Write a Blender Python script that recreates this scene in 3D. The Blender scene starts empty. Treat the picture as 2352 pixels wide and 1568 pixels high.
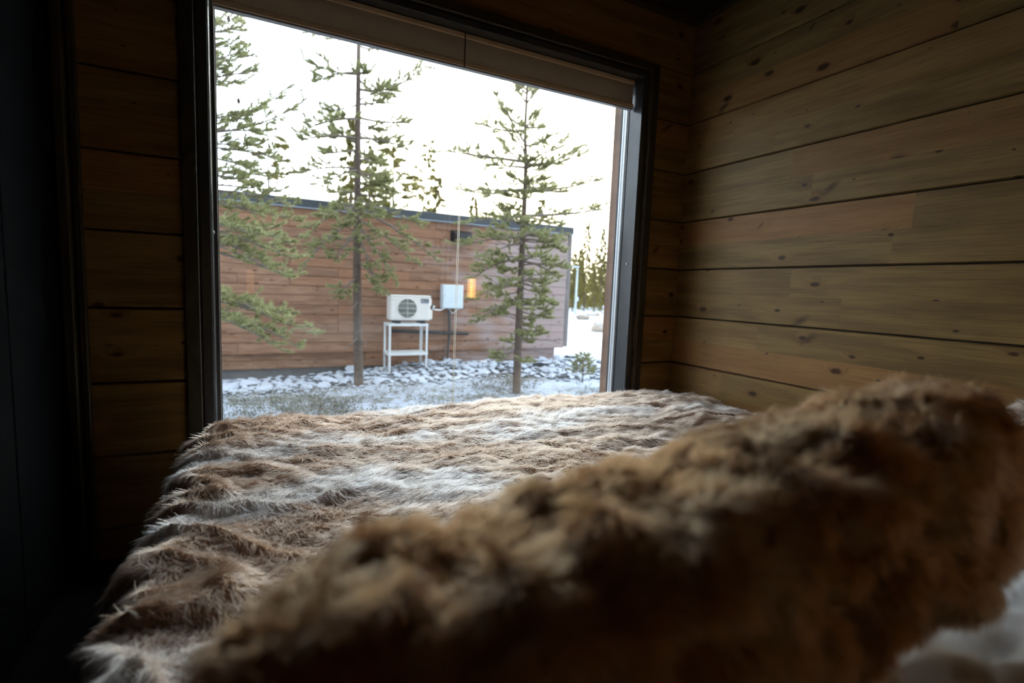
import bpy, math, random
import numpy as np
from mathutils import Matrix, Vector

# ------------------------------------------------------------------ camera, sky, exposure
scene = bpy.context.scene
COL = scene.collection
CZ = 1.05                                   # eye height above the room floor
FPX = 1159.24                               # focal length in pixels of the 2352 x 1568 frame
RM = np.array([[0.89340193, -0.44757732, 0.03882695],
               [0.01114475, 0.10847766, 0.99403641],
               [0.44912001, 0.88764134, -0.10190229]])   # right, up, forward
cam_d = bpy.data.cameras.new('camera')
cam_d.sensor_width = 36.0
cam_d.lens = FPX / 2352 * 36.0
cam_d.clip_start = 0.01
cam_d.clip_end = 300
cam_d.dof.use_dof = True
cam_d.dof.focus_distance = 1.8
cam_d.dof.aperture_fstop = 2.1
cam = bpy.data.objects.new('camera', cam_d)
COL.objects.link(cam)
m = Matrix.Identity(4)
for i in range(3):
    m[i][0] = RM[0][i]; m[i][1] = RM[1][i]; m[i][2] = -RM[2][i]
m[2][3] = CZ
cam.matrix_world = m
scene.camera = cam

scene.view_settings.view_transform = 'Standard'
scene.view_settings.look = 'None'
scene.view_settings.gamma = 1.0
scene.view_settings.use_curve_mapping = False
scene.view_settings.exposure = 0.85
scene.cycles.max_bounces = 7
scene.cycles.diffuse_bounces = 4
scene.cycles.transmission_bounces = 8
scene.cycles.transparent_max_bounces = 16
scene.cycles.adaptive_threshold = 0.04

world = bpy.data.worlds.new('dawn_sky')
scene.world = world
world.use_nodes = True
wn, wl = world.node_tree.nodes, world.node_tree.links
wn.clear()
SKY_BASE, SKY_TO_SUN = 1.15, 4.0
SUN_DIR = Vector((0.50, 0.86, 0.02)).normalized()
def wnode(t, **kw):
    n = wn.new(t)
    for k, v in kw.items():
        setattr(n, k, v)
    return n
tc = wnode('ShaderNodeTexCoord')
nrm = wnode('ShaderNodeVectorMath', operation='NORMALIZE'); wl.new(tc.outputs['Generated'], nrm.inputs[0])
dot = wnode('ShaderNodeVectorMath', operation='DOT_PRODUCT'); wl.new(nrm.outputs[0], dot.inputs[0]); dot.inputs[1].default_value = SUN_DIR
ramp = wnode('ShaderNodeMapRange', interpolation_type='SMOOTHSTEP'); wl.new(dot.outputs['Value'], ramp.inputs['Value'])
ramp.inputs['From Min'].default_value = 0.82; ramp.inputs['From Max'].default_value = 1.0
mixc = wnode('ShaderNodeMix', data_type='RGBA'); wl.new(ramp.outputs[0], mixc.inputs['Factor'])
mixc.inputs['A'].default_value = (0.86, 0.96, 1.12, 1)       # pale winter sky
mixc.inputs['B'].default_value = (1.10, 0.98, 0.74, 1)       # glow around the hidden sun
half = wnode('ShaderNodeMapRange'); wl.new(dot.outputs['Value'], half.inputs['Value'])   # a low sun: the sky brightens towards it
half.inputs['From Min'].default_value = -1.0; half.inputs['From Max'].default_value = 1.0
powr = wnode('ShaderNodeMath', operation='POWER'); wl.new(half.outputs[0], powr.inputs[0]); powr.inputs[1].default_value = 2.0
stren = wnode('ShaderNodeMath', operation='MULTIPLY_ADD'); wl.new(powr.outputs[0], stren.inputs[0]); stren.inputs[1].default_value = SKY_TO_SUN; stren.inputs[2].default_value = SKY_BASE
bg = wnode('ShaderNodeBackground'); wl.new(mixc.outputs['Result'], bg.inputs['Color']); wl.new(stren.outputs[0], bg.inputs['Strength'])
wo = wnode('ShaderNodeOutputWorld'); wl.new(bg.outputs[0], wo.inputs['Surface'])

# ------------------------------------------------------------------ helpers
rng = np.random.default_rng(11)
rnd = random.Random(5)

def P(px, py, Y):
    """point seen at a pixel of the photograph, at depth Y (metres towards the window wall)"""
    c = np.array([(px - 1176) / FPX, -(py - 784) / FPX, 1.0])
    d = RM.T @ c
    p = d * (Y / d[1])
    return Vector((p[0], p[1], p[2] + CZ))

def tag(o, label=None, cat=None, group=None, kind=None):
    if label: o['label'] = label
    if cat: o['category'] = cat
    if group: o['group'] = group
    if kind: o['kind'] = kind
    return o

def empty(name, loc=(0, 0, 0), rz=0.0):
    o = bpy.data.objects.new(name, None)
    o.empty_display_size = 0.05
    o.location = loc
    o.rotation_euler = (0, 0, rz)
    COL.objects.link(o)
    return o

def link(name, me, mat=None, parent=None, world_space=True):
    o = bpy.data.objects.new(name, me)
    COL.objects.link(o)
    if mat is not None and len(me.materials) == 0:
        me.materials.append(mat)
    if parent is not None:
        o.parent = parent
        if world_space:
            o.matrix_parent_inverse = parent.matrix_basis.inverted()
    return o

def mesh_np(name, verts, faces, smooth=False):
    me = bpy.data.meshes.new(name)
    verts = np.asarray(verts, dtype=np.float32)
    faces = np.asarray(faces, dtype=np.int32)
    k = faces.shape[1]
    me.vertices.add(len(verts)); me.vertices.foreach_set('co', verts.ravel())
    me.loops.add(faces.size); me.loops.foreach_set('vertex_index', faces.ravel())
    me.polygons.add(len(faces))
    me.polygons.foreach_set('loop_start', np.arange(0, faces.size, k, dtype=np.int32))
    if smooth:
        me.polygons.foreach_set('use_smooth', np.ones(len(faces), dtype=bool))
    me.update(calc_edges=True)
    return me

class MB:
    def __init__(self):
        self.v, self.f, self.sm = [], [], []
    def add(self, vs, fs, smooth=False):
        n = len(self.v)
        self.v += [tuple(v) for v in vs]
        self.f += [tuple(i + n for i in f) for f in fs]
        self.sm += [smooth] * len(fs)
        return self
    def box(self, a, b, bev=0.0):
        x0, y0, z0 = a; x1, y1, z1 = b
        if x0 > x1: x0, x1 = x1, x0
        if y0 > y1: y0, y1 = y1, y0
        if z0 > z1: z0, z1 = z1, z0
        if bev <= 0:
            vs = [(x0, y0, z0), (x1, y0, z0), (x1, y1, z0), (x0, y1, z0), (x0, y0, z1), (x1, y0, z1), (x1, y1, z1), (x0, y1, z1)]
            fs = [(3, 2, 1, 0), (4, 5, 6, 7), (0, 1, 5, 4), (1, 2, 6, 5), (2, 3, 7, 6), (3, 0, 4, 7)]
            return self.add(vs, fs)
        b_ = bev
        vs, idx = [], {}
        X, Y, Z = (x0, x1), (y0, y1), (z0, z1)
        for i in (0, 1):
            for j in (0, 1):
                for k in (0, 1):
                    sx, sy, sz = (1 if i == 0 else -1), (1 if j == 0 else -1), (1 if k == 0 else -1)
                    for ax in range(3):
                        p = [X[i] + sx * b_, Y[j] + sy * b_, Z[k] + sz * b_]
                        p[ax] = (X[i], Y[j], Z[k])[ax]
                        idx[(i, j, k, ax)] = len(vs); vs.append(tuple(p))
        fs = []
        def q(*keys): fs.append(tuple(idx[k] for k in keys))
        for s in (0, 1):
            order = [(0, 0), (1, 0), (1, 1), (0, 1)]
            q(*[(s, a_, c_, 0) for a_, c_ in order]); q(*[(a_, s, c_, 1) for a_, c_ in order]); q(*[(a_, c_, s, 2) for a_, c_ in order])
        for s in (0, 1):
            for t in (0, 1):
                q((s, t, 0, 0), (s, t, 1, 0), (s, t, 1, 1), (s, t, 0, 1))
                q((s, 0, t, 0), (s, 1, t, 0), (s, 1, t, 2), (s, 0, t, 2))
                q((0, s, t, 1), (1, s, t, 1), (1, s, t, 2), (0, s, t, 2))
        for i in (0, 1):
            for j in (0, 1):
                for k in (0, 1):
                    q((i, j, k, 0), (i, j, k, 1), (i, j, k, 2))
        return self.add(vs, fs)
    def tube(self, pts, r, seg=8, cap=True):
        pts = [Vector(p) for p in pts]
        rs = r if isinstance(r, (list, tuple)) else [r] * len(pts)
        rings = []
        up = None
        for i, p in enumerate(pts):
            t = (pts[min(i + 1, len(pts) - 1)] - pts[max(i - 1, 0)]).normalized()
            if up is None:
                up = t.orthogonal().normalized()
            else:
                up = (up - t * up.dot(t))
                up = up.normalized() if up.length > 1e-6 else t.orthogonal().normalized()
            s = t.cross(up)
            rings.append([p + (up * math.cos(2 * math.pi * k / seg) + s * math.sin(2 * math.pi * k / seg)) * rs[i] for k in range(seg)])
        vs = [v for ring in rings for v in ring]
        fs = []
        for i in range(len(pts) - 1):
            for k in range(seg):
                a, b = i * seg + k, i * seg + (k + 1) % seg
                fs.append((a, b, b + seg, a + seg))
        self.add(vs, fs, True)
        if cap:
            n = len(self.v) - len(vs)
            self.f.append(tuple(n + k for k in range(seg))[::-1]); self.sm.append(False)
            self.f.append(tuple(n + (len(pts) - 1) * seg + k for k in range(seg))); self.sm.append(False)
        return self
    def prism(self, prof, x0, x1):
        """profile of (y,z) points extruded along x"""
        n = len(prof)
        vs = [(x0, y, z) for y, z in prof] + [(x1, y, z) for y, z in prof]
        fs = [(i, (i + 1) % n, (i + 1) % n + n, i + n) for i in range(n)] + [tuple(range(n))[::-1], tuple(range(n, 2 * n))]
        return self.add(vs, fs)
    def mesh(self, name):
        me = bpy.data.meshes.new(name)
        me.from_pydata(self.v, [], self.f)
        me.polygons.foreach_set('use_smooth', self.sm)
        import bmesh
        bm = bmesh.new(); bm.from_mesh(me)
        bmesh.ops.recalc_face_normals(bm, faces=bm.faces)
        bm.to_mesh(me); bm.free()
        return me
    def build(self, name, mat, parent=None):
        return link(name, self.mesh(name), mat, parent)

def boxo(name, a, b, mat, parent=None, bev=0.0):
    return MB().box(a, b, bev).build(name, mat, parent)

# numpy gradient noise ------------------------------------------------
_perm = np.random.default_rng(3).permutation(256)
_perm = np.concatenate([_perm, _perm, _perm])
_ang = np.random.default_rng(4).uniform(0, 2 * np.pi, 256)
def noise2(x, y):
    xi, yi = np.floor(x).astype(int), np.floor(y).astype(int)
    xf, yf = x - xi, y - yi
    u, v = xf * xf * xf * (xf * (xf * 6 - 15) + 10), yf * yf * yf * (yf * (yf * 6 - 15) + 10)
    def g(ix, iy, dx, dy):
        a = _ang[_perm[_perm[ix & 255] + (iy & 255)]]
        return np.cos(a) * dx + np.sin(a) * dy
    n00, n10 = g(xi, yi, xf, yf), g(xi + 1, yi, xf - 1, yf)
    n01, n11 = g(xi, yi + 1, xf, yf - 1), g(xi + 1, yi + 1, xf - 1, yf - 1)
    return ((n00 * (1 - u) + n10 * u) * (1 - v) + (n01 * (1 - u) + n11 * u) * v) * 1.5
def fbm(x, y, o=3):
    s, a = 0, 1.0
    for k in range(o):
        s = s + a * noise2(x * 2 ** k + 17.3 * k, y * 2 ** k - 9.1 * k); a *= 0.5
    return s
def sstep(a, b, x):
    t = np.clip((x - a) / (b - a), 0, 1)
    return t * t * (3 - 2 * t)

# ------------------------------------------------------------------ materials
def new_mat(name):
    mt = bpy.data.materials.new(name); mt.use_nodes = True
    nt = mt.node_tree; nt.nodes.clear()
    out = nt.nodes.new('ShaderNodeOutputMaterial')
    return mt, nt, out
class NT:
    """small helper around a node tree"""
    def __init__(self, nt): self.nt = nt
    def n(self, t, **kw):
        x = self.nt.nodes.new(t)
        for k, v in kw.items(): setattr(x, k, v)
        return x
    def put(self, sock, v):
        if hasattr(v, 'is_output'): self.nt.links.new(v, sock)
        else: sock.default_value = v
    def math(self, op, a, b=0.0, c=None, clamp=False):
        x = self.n('ShaderNodeMath', operation=op, use_clamp=clamp)
        self.put(x.inputs[0], a); self.put(x.inputs[1], b)
        if c is not None: self.put(x.inputs[2], c)
        return x.outputs[0]
    def mix(self, f, a, b, blend='MIX'):
        x = self.n('ShaderNodeMix', data_type='RGBA', blend_type=blend)
        self.put(x.inputs['Factor'], f); self.put(x.inputs['A'], a); self.put(x.inputs['B'], b)
        return x.outputs['Result']
    def noise(self, vec, scale, detail=3.0, rough=0.55, dist=0.0, dim='3D'):
        x = self.n('ShaderNodeTexNoise', noise_dimensions=dim)
        if vec is not None: self.put(x.inputs['Vector'], vec)
        x.inputs['Scale'].default_value = scale; x.inputs['Detail'].default_value = detail
        x.inputs['Roughness'].default_value = rough; x.inputs['Distortion'].default_value = dist
        return x.outputs['Fac']
    def ramp(self, f, a, b, smooth=True):
        x = self.n('ShaderNodeMapRange', interpolation_type='SMOOTHSTEP' if smooth else 'LINEAR')
        self.put(x.inputs['Value'], f); x.inputs['From Min'].default_value = a; x.inputs['From Max'].default_value = b
        return x.outputs[0]
    def vscale(self, v, s):
        x = self.n('ShaderNodeVectorMath', operation='MULTIPLY'); self.put(x.inputs[0], v); x.inputs[1].default_value = s
        return x.outputs[0]
    def vadd(self, a, b):
        x = self.n('ShaderNodeVectorMath', operation='ADD'); self.put(x.inputs[0], a); self.put(x.inputs[1], b)
        return x.outputs[0]
    def xyz(self, v):
        x = self.n('ShaderNodeSeparateXYZ'); self.put(x.inputs[0], v); return x.outputs
    def comb(self, a, b, c):
        x = self.n('ShaderNodeCombineXYZ'); self.put(x.inputs[0], a); self.put(x.inputs[1], b); self.put(x.inputs[2], c); return x.outputs[0]
    def white(self, v, dim='1D'):
        x = self.n('ShaderNodeTexWhiteNoise', noise_dimensions=dim)
        self.put(x.inputs['W' if dim == '1D' else 'Vector'], v); return x.outputs['Value']
    def bump(self, h, strength=0.3, dist=0.01):
        x = self.n('ShaderNodeBump'); self.put(x.inputs['Height'], h)
        x.inputs['Strength'].default_value = strength; x.inputs['Distance'].default_value = dist
        return x.outputs['Normal']
def rgba(c): return (c[0], c[1], c[2], 1.0)

def plain(name, col, rough=0.6, metal=0.0, var=0.08, scale=30.0, spec=0.4, bump=0.0, emit=None, estr=0.0, coat=0.0):
    mt, nt, out = new_mat(name); N = NT(nt)
    b = N.n('ShaderNodeBsdfPrincipled')
    t = N.n('ShaderNodeTexCoord').outputs['Object']
    f = N.noise(t, scale, 4.0)
    d = tuple(max(0, c * (1 - var)) for c in col); l = tuple(min(1, c * (1 + var)) for c in col)
    N.put(b.inputs['Base Color'], N.mix(f, rgba(d), rgba(l)))
    b.inputs['Roughness'].default_value = rough; b.inputs['Metallic'].default_value = metal
    b.inputs['Specular IOR Level'].default_value = spec
    if coat: b.inputs['Coat Weight'].default_value = coat
    if bump: N.put(b.inputs['Normal'], N.bump(f, bump, 0.005))
    if emit:
        b.inputs['Emission Color'].default_value = rgba(emit); b.inputs['Emission Strength'].default_value = estr
    nt.links.new(b.outputs[0], out.inputs[0])
    return mt

def wood(name, dark, light, red, knot, lam=0.5, seglen=1.15, knots=1.0, rough=0.45, spec=0.35, plank_var=0.25, weather=None, kscale=6.0):
    """planks whose local x runs along the grain, local z across the face"""
    mt, nt, out = new_mat(name); N = NT(nt)
    b = N.n('ShaderNodeBsdfPrincipled')
    obj = N.n('ShaderNodeTexCoord').outputs['Object']
    rv = N.n('ShaderNodeObjectInfo').outputs['Random']
    off = N.comb(N.math('MULTIPLY', rv, 37.0), N.math('MULTIPLY', rv, 11.0), N.math('MULTIPLY', rv, 53.0))
    x, y, z = N.xyz(obj)[0:3]
    # glued lamellae, each with its own tone and its own butt joints
    zl = N.math('FLOOR', N.math('DIVIDE', z, lam))
    st = N.math('ADD', N.math('MULTIPLY', zl, 7.31), N.math('MULTIPLY', rv, 91.7))
    xj = N.math('FLOOR', N.math('ADD', N.math('DIVIDE', x, seglen), N.white(st)))
    tone = N.white(N.math('ADD', N.math('MULTIPLY', xj, 3.17), st))
    shift = N.comb(N.math('MULTIPLY', tone, 19.0), 0.0, N.math('MULTIPLY', tone, 5.0))
    v = N.vadd(N.vadd(obj, off), shift)
    # knots
    sx_, sy_, sz_ = N.xyz(v)[0:3]
    vk = N.comb(N.math('MULTIPLY', sx_, 0.62), N.math('MULTIPLY', sz_, 1.25), 0.0)
    vor = N.n('ShaderNodeTexVoronoi', feature='F1', voronoi_dimensions='2D'); N.put(vor.inputs['Vector'], vk); vor.inputs['Scale'].default_value = kscale
    vor.inputs['Randomness'].default_value = 1.0
    csep = N.xyz(vor.outputs['Color'])
    kr = N.math('MULTIPLY', N.math('POWER', csep[0], 2.0), 0.15 * knots)
    wob = N.math('MULTIPLY', N.math('SUBTRACT', N.noise(v, 40.0, 2.0), 0.5), 0.07)
    kd = N.math('ADD', vor.outputs['Distance'], wob)
    kmask = N.math('SUBTRACT', 1.0, N.math('DIVIDE', kd, N.math('MAXIMUM', kr, 0.001), clamp=True))
    kmask = N.math('MULTIPLY', kmask, 2.2, clamp=True)
    # slanting spike knots, sparse
    vs = N.comb(N.math('ADD', N.math('MULTIPLY', sx_, 0.9), N.math('MULTIPLY', sz_, -1.1)), N.math('ADD', N.math('MULTIPLY', sz_, 0.55), N.math('MULTIPLY', sx_, 0.25)), 0.0)
    vo2 = N.n('ShaderNodeTexVoronoi', feature='F1', voronoi_dimensions='2D'); N.put(vo2.inputs['Vector'], vs); vo2.inputs['Scale'].default_value = 4.2
    c2 = N.xyz(vo2.outputs['Color'])
    k2r = N.math('MULTIPLY', N.ramp(c2[1], 0.62, 1.0), 0.13 * knots)
    k2 = N.math('SUBTRACT', 1.0, N.math('DIVIDE', N.math('ADD', vo2.outputs['Distance'], wob), N.math('MAXIMUM', k2r, 0.001), clamp=True))
    kmask = N.math('MAXIMUM', kmask, N.math('MULTIPLY', k2, 1.0, clamp=True))
    halo = N.math('SUBTRACT', 1.0, N.ramp(kd, 0.0, 0.30))
    halo = N.math('MULTIPLY', halo, N.ramp(csep[0], 0.55, 0.9))
    # grain, bent around knots
    bend = N.math('MULTIPLY', halo, 0.05)
    vg = N.vadd(v, N.comb(0.0, 0.0, bend))
    broad = N.noise(N.vscale(vg, (0.7, 0.0, 7.0)), 2.2, 4.0, 0.6, 0.3)
    fine = N.noise(N.vscale(vg, (1.6, 0.0, 60.0)), 3.0, 3.0, 0.6)
    c = N.mix(N.ramp(broad, 0.3, 0.72), rgba(dark), rgba(light))
    c = N.mix(N.math('MULTIPLY', N.ramp(tone, 0.35, 1.0), 0.55), c, rgba(red))
    c = N.mix(N.math('MULTIPLY', N.ramp(fine, 0.42, 0.72), 0.5), c, rgba(tuple(k * 0.62 for k in dark)))
    br = N.math('ADD', 1.0 - plank_var * 0.5, N.math('MULTIPLY', N.math('ADD', N.math('MULTIPLY', rv, 0.5), N.math('MULTIPLY', tone, 0.5)), plank_var))
    sc = N.n('ShaderNodeVectorMath', operation='SCALE'); N.put(sc.inputs[0], c); N.put(sc.inputs['Scale'], br); c = sc.outputs[0]
    if weather:
        # silver-grey weathering that grows towards the exposed end of the wall
        wp = N.n('ShaderNodeNewGeometry').outputs['Position']
        wx = N.xyz(wp)[0]
        wn_ = N.noise(N.vscale(wp, (1.2, 1.0, 3.0)), 1.6, 4.0)
        w = N.math('ADD', N.ramp(wx, weather[0], weather[1], False), N.math('MULTIPLY', N.math('SUBTRACT', wn_, 0.5), 1.5))
        w = N.math('MULTIPLY', N.ramp(w, 0.25, 0.9), weather[2])
        c = N.mix(w, c, rgba(weather[3]))
    c = N.mix(N.math('MULTIPLY', halo, 0.45), c, rgba(tuple(k * 0.55 for k in red)))
    c = N.mix(N.math('MULTIPLY', kmask, 0.85), c, rgba(knot))
    N.put(b.inputs['Base Color'], c)
    N.put(b.inputs['Roughness'], N.math('ADD', rough - 0.08, N.math('MULTIPLY', fine, 0.2)))
    b.inputs['Specular IOR Level'].default_value = spec
    N.put(b.inputs['Normal'], N.bump(N.math('SUBTRACT', fine, N.math('MULTIPLY', kmask, 0.6)), 0.12, 0.004))
    nt.links.new(b.outputs[0], out.inputs[0])
    return mt

M = {}
M['wall_wood'] = wood('wall_wood', (0.20, 0.115, 0.037), (0.36, 0.220, 0.074), (0.38, 0.160, 0.054), (0.040, 0.016, 0.008), lam=0.135, kscale=6.5, spec=0.18)
M['trim_wood'] = wood('trim_wood', (0.040, 0.034, 0.020), (0.070, 0.058, 0.034), (0.07, 0.05, 0.03), (0.02, 0.014, 0.009), lam=0.5, knots=0.5)
M['ceiling_wood'] = wood('ceiling_wood', (0.018, 0.018, 0.018), (0.032, 0.032, 0.032), (0.03, 0.028, 0.026), (0.01, 0.01, 0.01), lam=0.5, knots=0.4)
M['floor_wood'] = wood('floor_wood', (0.010, 0.009, 0.008), (0.017, 0.015, 0.013), (0.016, 0.013, 0.01), (0.006, 0.005, 0.004), lam=0.5, knots=0.4, rough=0.8, spec=0.05)
M['black_panel'] = plain('black_panel', (0.008, 0.008, 0.008), 0.95, spec=0.0)
M['cabin_wood'] = wood('cabin_wood', (0.225, 0.120, 0.076), (0.385, 0.222, 0.146), (0.35, 0.165, 0.092), (0.08, 0.04, 0.023), lam=0.5, seglen=20.0, knots=0.9, rough=0.75, spec=0.2,
                       plank_var=0.30, weather=(2.2, 5.6, 0.75, (0.40, 0.33, 0.33)))
M['frame_paint'] = plain('frame_paint', (0.060, 0.062, 0.064), 0.20, spec=0.6)
M['alu'] = plain('aluminium_spacer', (0.62, 0.64, 0.66), 0.35, metal=0.3)
M['gasket'] = plain('rubber_gasket', (0.012, 0.014, 0.016), 0.6)
M['bead'] = plain('pale_glazing_bead', (0.42, 0.36, 0.30), 0.5)
M['ext_wood'] = wood('outer_casing_wood', (0.13, 0.075, 0.048), (0.21, 0.12, 0.078), (0.19, 0.10, 0.06), (0.04, 0.02, 0.012), lam=0.5, rough=0.7)
M['blind_fabric'] = None
M['blind_rail'] = plain('blind_rail', (0.84, 0.68, 0.47), 0.5)
M['blind_edge'] = plain('clear_rail_edge', (0.40, 0.40, 0.39), 0.25)
M['white_metal'] = plain('white_painted_steel', (0.78, 0.80, 0.80), 0.45)
M['unit_white'] = plain('white_unit_casing', (0.80, 0.76, 0.71), 0.45)
M['unit_grey'] = plain('grey_fan_recess', (0.17, 0.18, 0.16), 0.6)
M['unit_blade'] = plain('grey_fan_blade', (0.24, 0.25, 0.22), 0.5)
M['plaque'] = plain('dark_plaque', (0.05, 0.065, 0.09), 0.4)
M['plaque_light'] = plain('grey_plaque_strip', (0.30, 0.33, 0.37), 0.4)
M['print_white'] = plain('white_print', (0.85, 0.85, 0.85), 0.5)
M['box_grey'] = plain('pale_grey_cabinet', (0.66, 0.74, 0.79), 0.4)
M['black_plastic'] = plain('black_plastic', (0.020, 0.022, 0.024), 0.45)
M['pipe_grey'] = plain('grey_pipe_wrap', (0.085, 0.085, 0.085), 0.75)
M['copper'] = plain('tan_cable', (0.42, 0.25, 0.13), 0.5)
M['fascia'] = plain('dark_roof_felt', (0.060, 0.068, 0.078), 0.65, var=0.25, bump=0.3)
M['fascia_metal'] = plain('pale_drip_edge', (0.30, 0.36, 0.42), 0.4)
M['concrete'] = plain('grey_foundation', (0.16, 0.165, 0.17), 0.9, var=0.35, scale=6)
M['grey_board'] = wood('weathered_corner_board', (0.17, 0.15, 0.15), (0.29, 0.26, 0.26), (0.25, 0.2, 0.18), (0.08, 0.06, 0.06), lam=0.5, rough=0.8, knots=0.5)
M['bark'] = plain('pine_bark', (0.125, 0.095, 0.078), 0.95, var=0.55, scale=22, bump=0.9, spec=0.1)
M['twig'] = plain('grey_twig', (0.20, 0.165, 0.14), 0.95, var=0.35, scale=40, spec=0.1)
M['cone'] = plain('pine_cone', (0.06, 0.045, 0.03), 0.9, var=0.3)
M['cotton'] = plain('white_cotton', (0.78, 0.78, 0.78), 0.9, var=0.03, scale=300, spec=0.1)
M['linen'] = plain('beige_linen', (0.62, 0.56, 0.48), 0.9, scale=200, spec=0.1)
M['mattress'] = plain('mattress_ticking', (0.5, 0.48, 0.45), 0.9)
M['bedbase'] = plain('dark_bed_base', (0.03, 0.028, 0.026), 0.8)
M['post_metal'] = plain('galvanised_post', (0.50, 0.56, 0.58), 0.5, metal=0.2)
M['lamp_metal'] = plain('black_lamp_metal', (0.02, 0.02, 0.02), 0.4)
M['lamp_glow'] = plain('amber_lamp_glass', (0.9, 0.6, 0.25), 0.4, emit=(1.0, 0.46, 0.10), estr=6.0)
M['lamp_glow_dim'] = plain('dim_amber_lamp_glass', (0.9, 0.5, 0.2), 0.4, emit=(1.0, 0.42, 0.10), estr=0.3)

def glass_mat():
    mt, nt, out = new_mat('window_glass'); N = NT(nt)
    lw = N.n('ShaderNodeLayerWeight'); lw.inputs['Blend'].default_value = 0.5
    f = N.math('ADD', 0.035, N.math('MULTIPLY', N.math('POWER', lw.outputs['Facing'], 5.0), 0.9), clamp=True)
    tr = N.n('ShaderNodeBsdfTransparent')
    sm = N.noise(N.n('ShaderNodeTexCoord').outputs['Object'], 2.0, 2.0)
    N.put(tr.inputs['Color'], N.mix(sm, (0.955, 0.97, 0.96, 1), (0.975, 0.985, 0.98, 1)))
    gl = N.n('ShaderNodeBsdfGlossy'); gl.inputs['Roughness'].default_value = 0.0; gl.inputs['Color'].default_value = (1, 1, 1, 1)
    mx = N.n('ShaderNodeMixShader'); N.put(mx.inputs[0], f)
    nt.links.new(tr.outputs[0], mx.inputs[1]); nt.links.new(gl.outputs[0], mx.inputs[2]); nt.links.new(mx.outputs[0], out.inputs[0])
    return mt
M['glass'] = glass_mat()

def needle_mat(name, dark, light, tip, transl=0.35):
    mt, nt, out = new_mat(name); N = NT(nt)
    g = N.n('ShaderNodeNewGeometry')
    f = N.noise(g.outputs['Position'], 9.0, 3.0)
    f2 = N.noise(g.outputs['Position'], 60.0, 2.0)
    c = N.mix(N.ramp(f, 0.3, 0.7), rgba(dark), rgba(light))
    c = N.mix(N.math('MULTIPLY', N.ramp(f2, 0.48, 0.72), 0.8), c, rgba(tip))
    d = N.n('ShaderNodeBsdfDiffuse'); t = N.n('ShaderNodeBsdfTranslucent')
    N.put(d.inputs['Color'], c); N.put(t.inputs['Color'], c)
    mx = N.n('ShaderNodeMixShader'); mx.inputs[0].default_value = transl
    nt.links.new(d.outputs[0], mx.inputs[1]); nt.links.new(t.outputs[0], mx.inputs[2]); nt.links.new(mx.outputs[0], out.inputs[0])
    return mt
M['needle'] = needle_mat('pine_needles', (0.22, 0.225, 0.085), (0.40, 0.395, 0.195), (0.62, 0.62, 0.45))
M['needle_far_sun'] = needle_mat('far_needles_sun_tint', (0.16, 0.155, 0.055), (0.29, 0.245, 0.09), (0.44, 0.36, 0.15), 0.4)  # golden low sun on the far crowns is put into this colour
M['blind_fabric'] = needle_mat('blind_fabric', (0.40, 0.335, 0.265), (0.43, 0.36, 0.285), (0.41, 0.345, 0.275), 0.30)
M['cord'] = needle_mat('pale_cord', (0.96, 0.92, 0.84), (0.96, 0.92, 0.84), (0.96, 0.92, 0.84), 0.7)
M['heath'] = needle_mat('frosted_heath', (0.045, 0.052, 0.026), (0.12, 0.115, 0.07), (0.62, 0.66, 0.72), 0.2)

def fur_mat():
    mt, nt, out = new_mat('fur_hair'); N = NT(nt)
    a = N.n('ShaderNodeAttribute', attribute_name='fur_colour')
    h = N.n('ShaderNodeBsdfHairPrincipled', model='CHIANG', parametrization='COLOR')
    N.put(h.inputs['Color'], a.outputs['Color'])
    h.inputs['Roughness'].default_value = 0.45; h.inputs['Radial Roughness'].default_value = 0.75
    h.inputs['Coat'].default_value = 0.0
    nt.links.new(h.outputs[0], out.inputs[0])
    return mt
M['fur'] = fur_mat()
def hide_mat():
    mt, nt, out = new_mat('fur_backing'); N = NT(nt)
    a = N.n('ShaderNodeAttribute', attribute_name='fur_colour')
    nz = N.noise(N.n('ShaderNodeTexCoord').outputs['Object'], 70.0, 3.0)
    b = N.n('ShaderNodeBsdfDiffuse')
    N.put(b.inputs['Color'], N.mix(N.math('MULTIPLY', nz, 0.6), a.outputs['Color'], (0.16, 0.10, 0.06, 1)))
    nt.links.new(b.outputs[0], out.inputs[0])
    return mt
M['hide'] = hide_mat()

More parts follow.
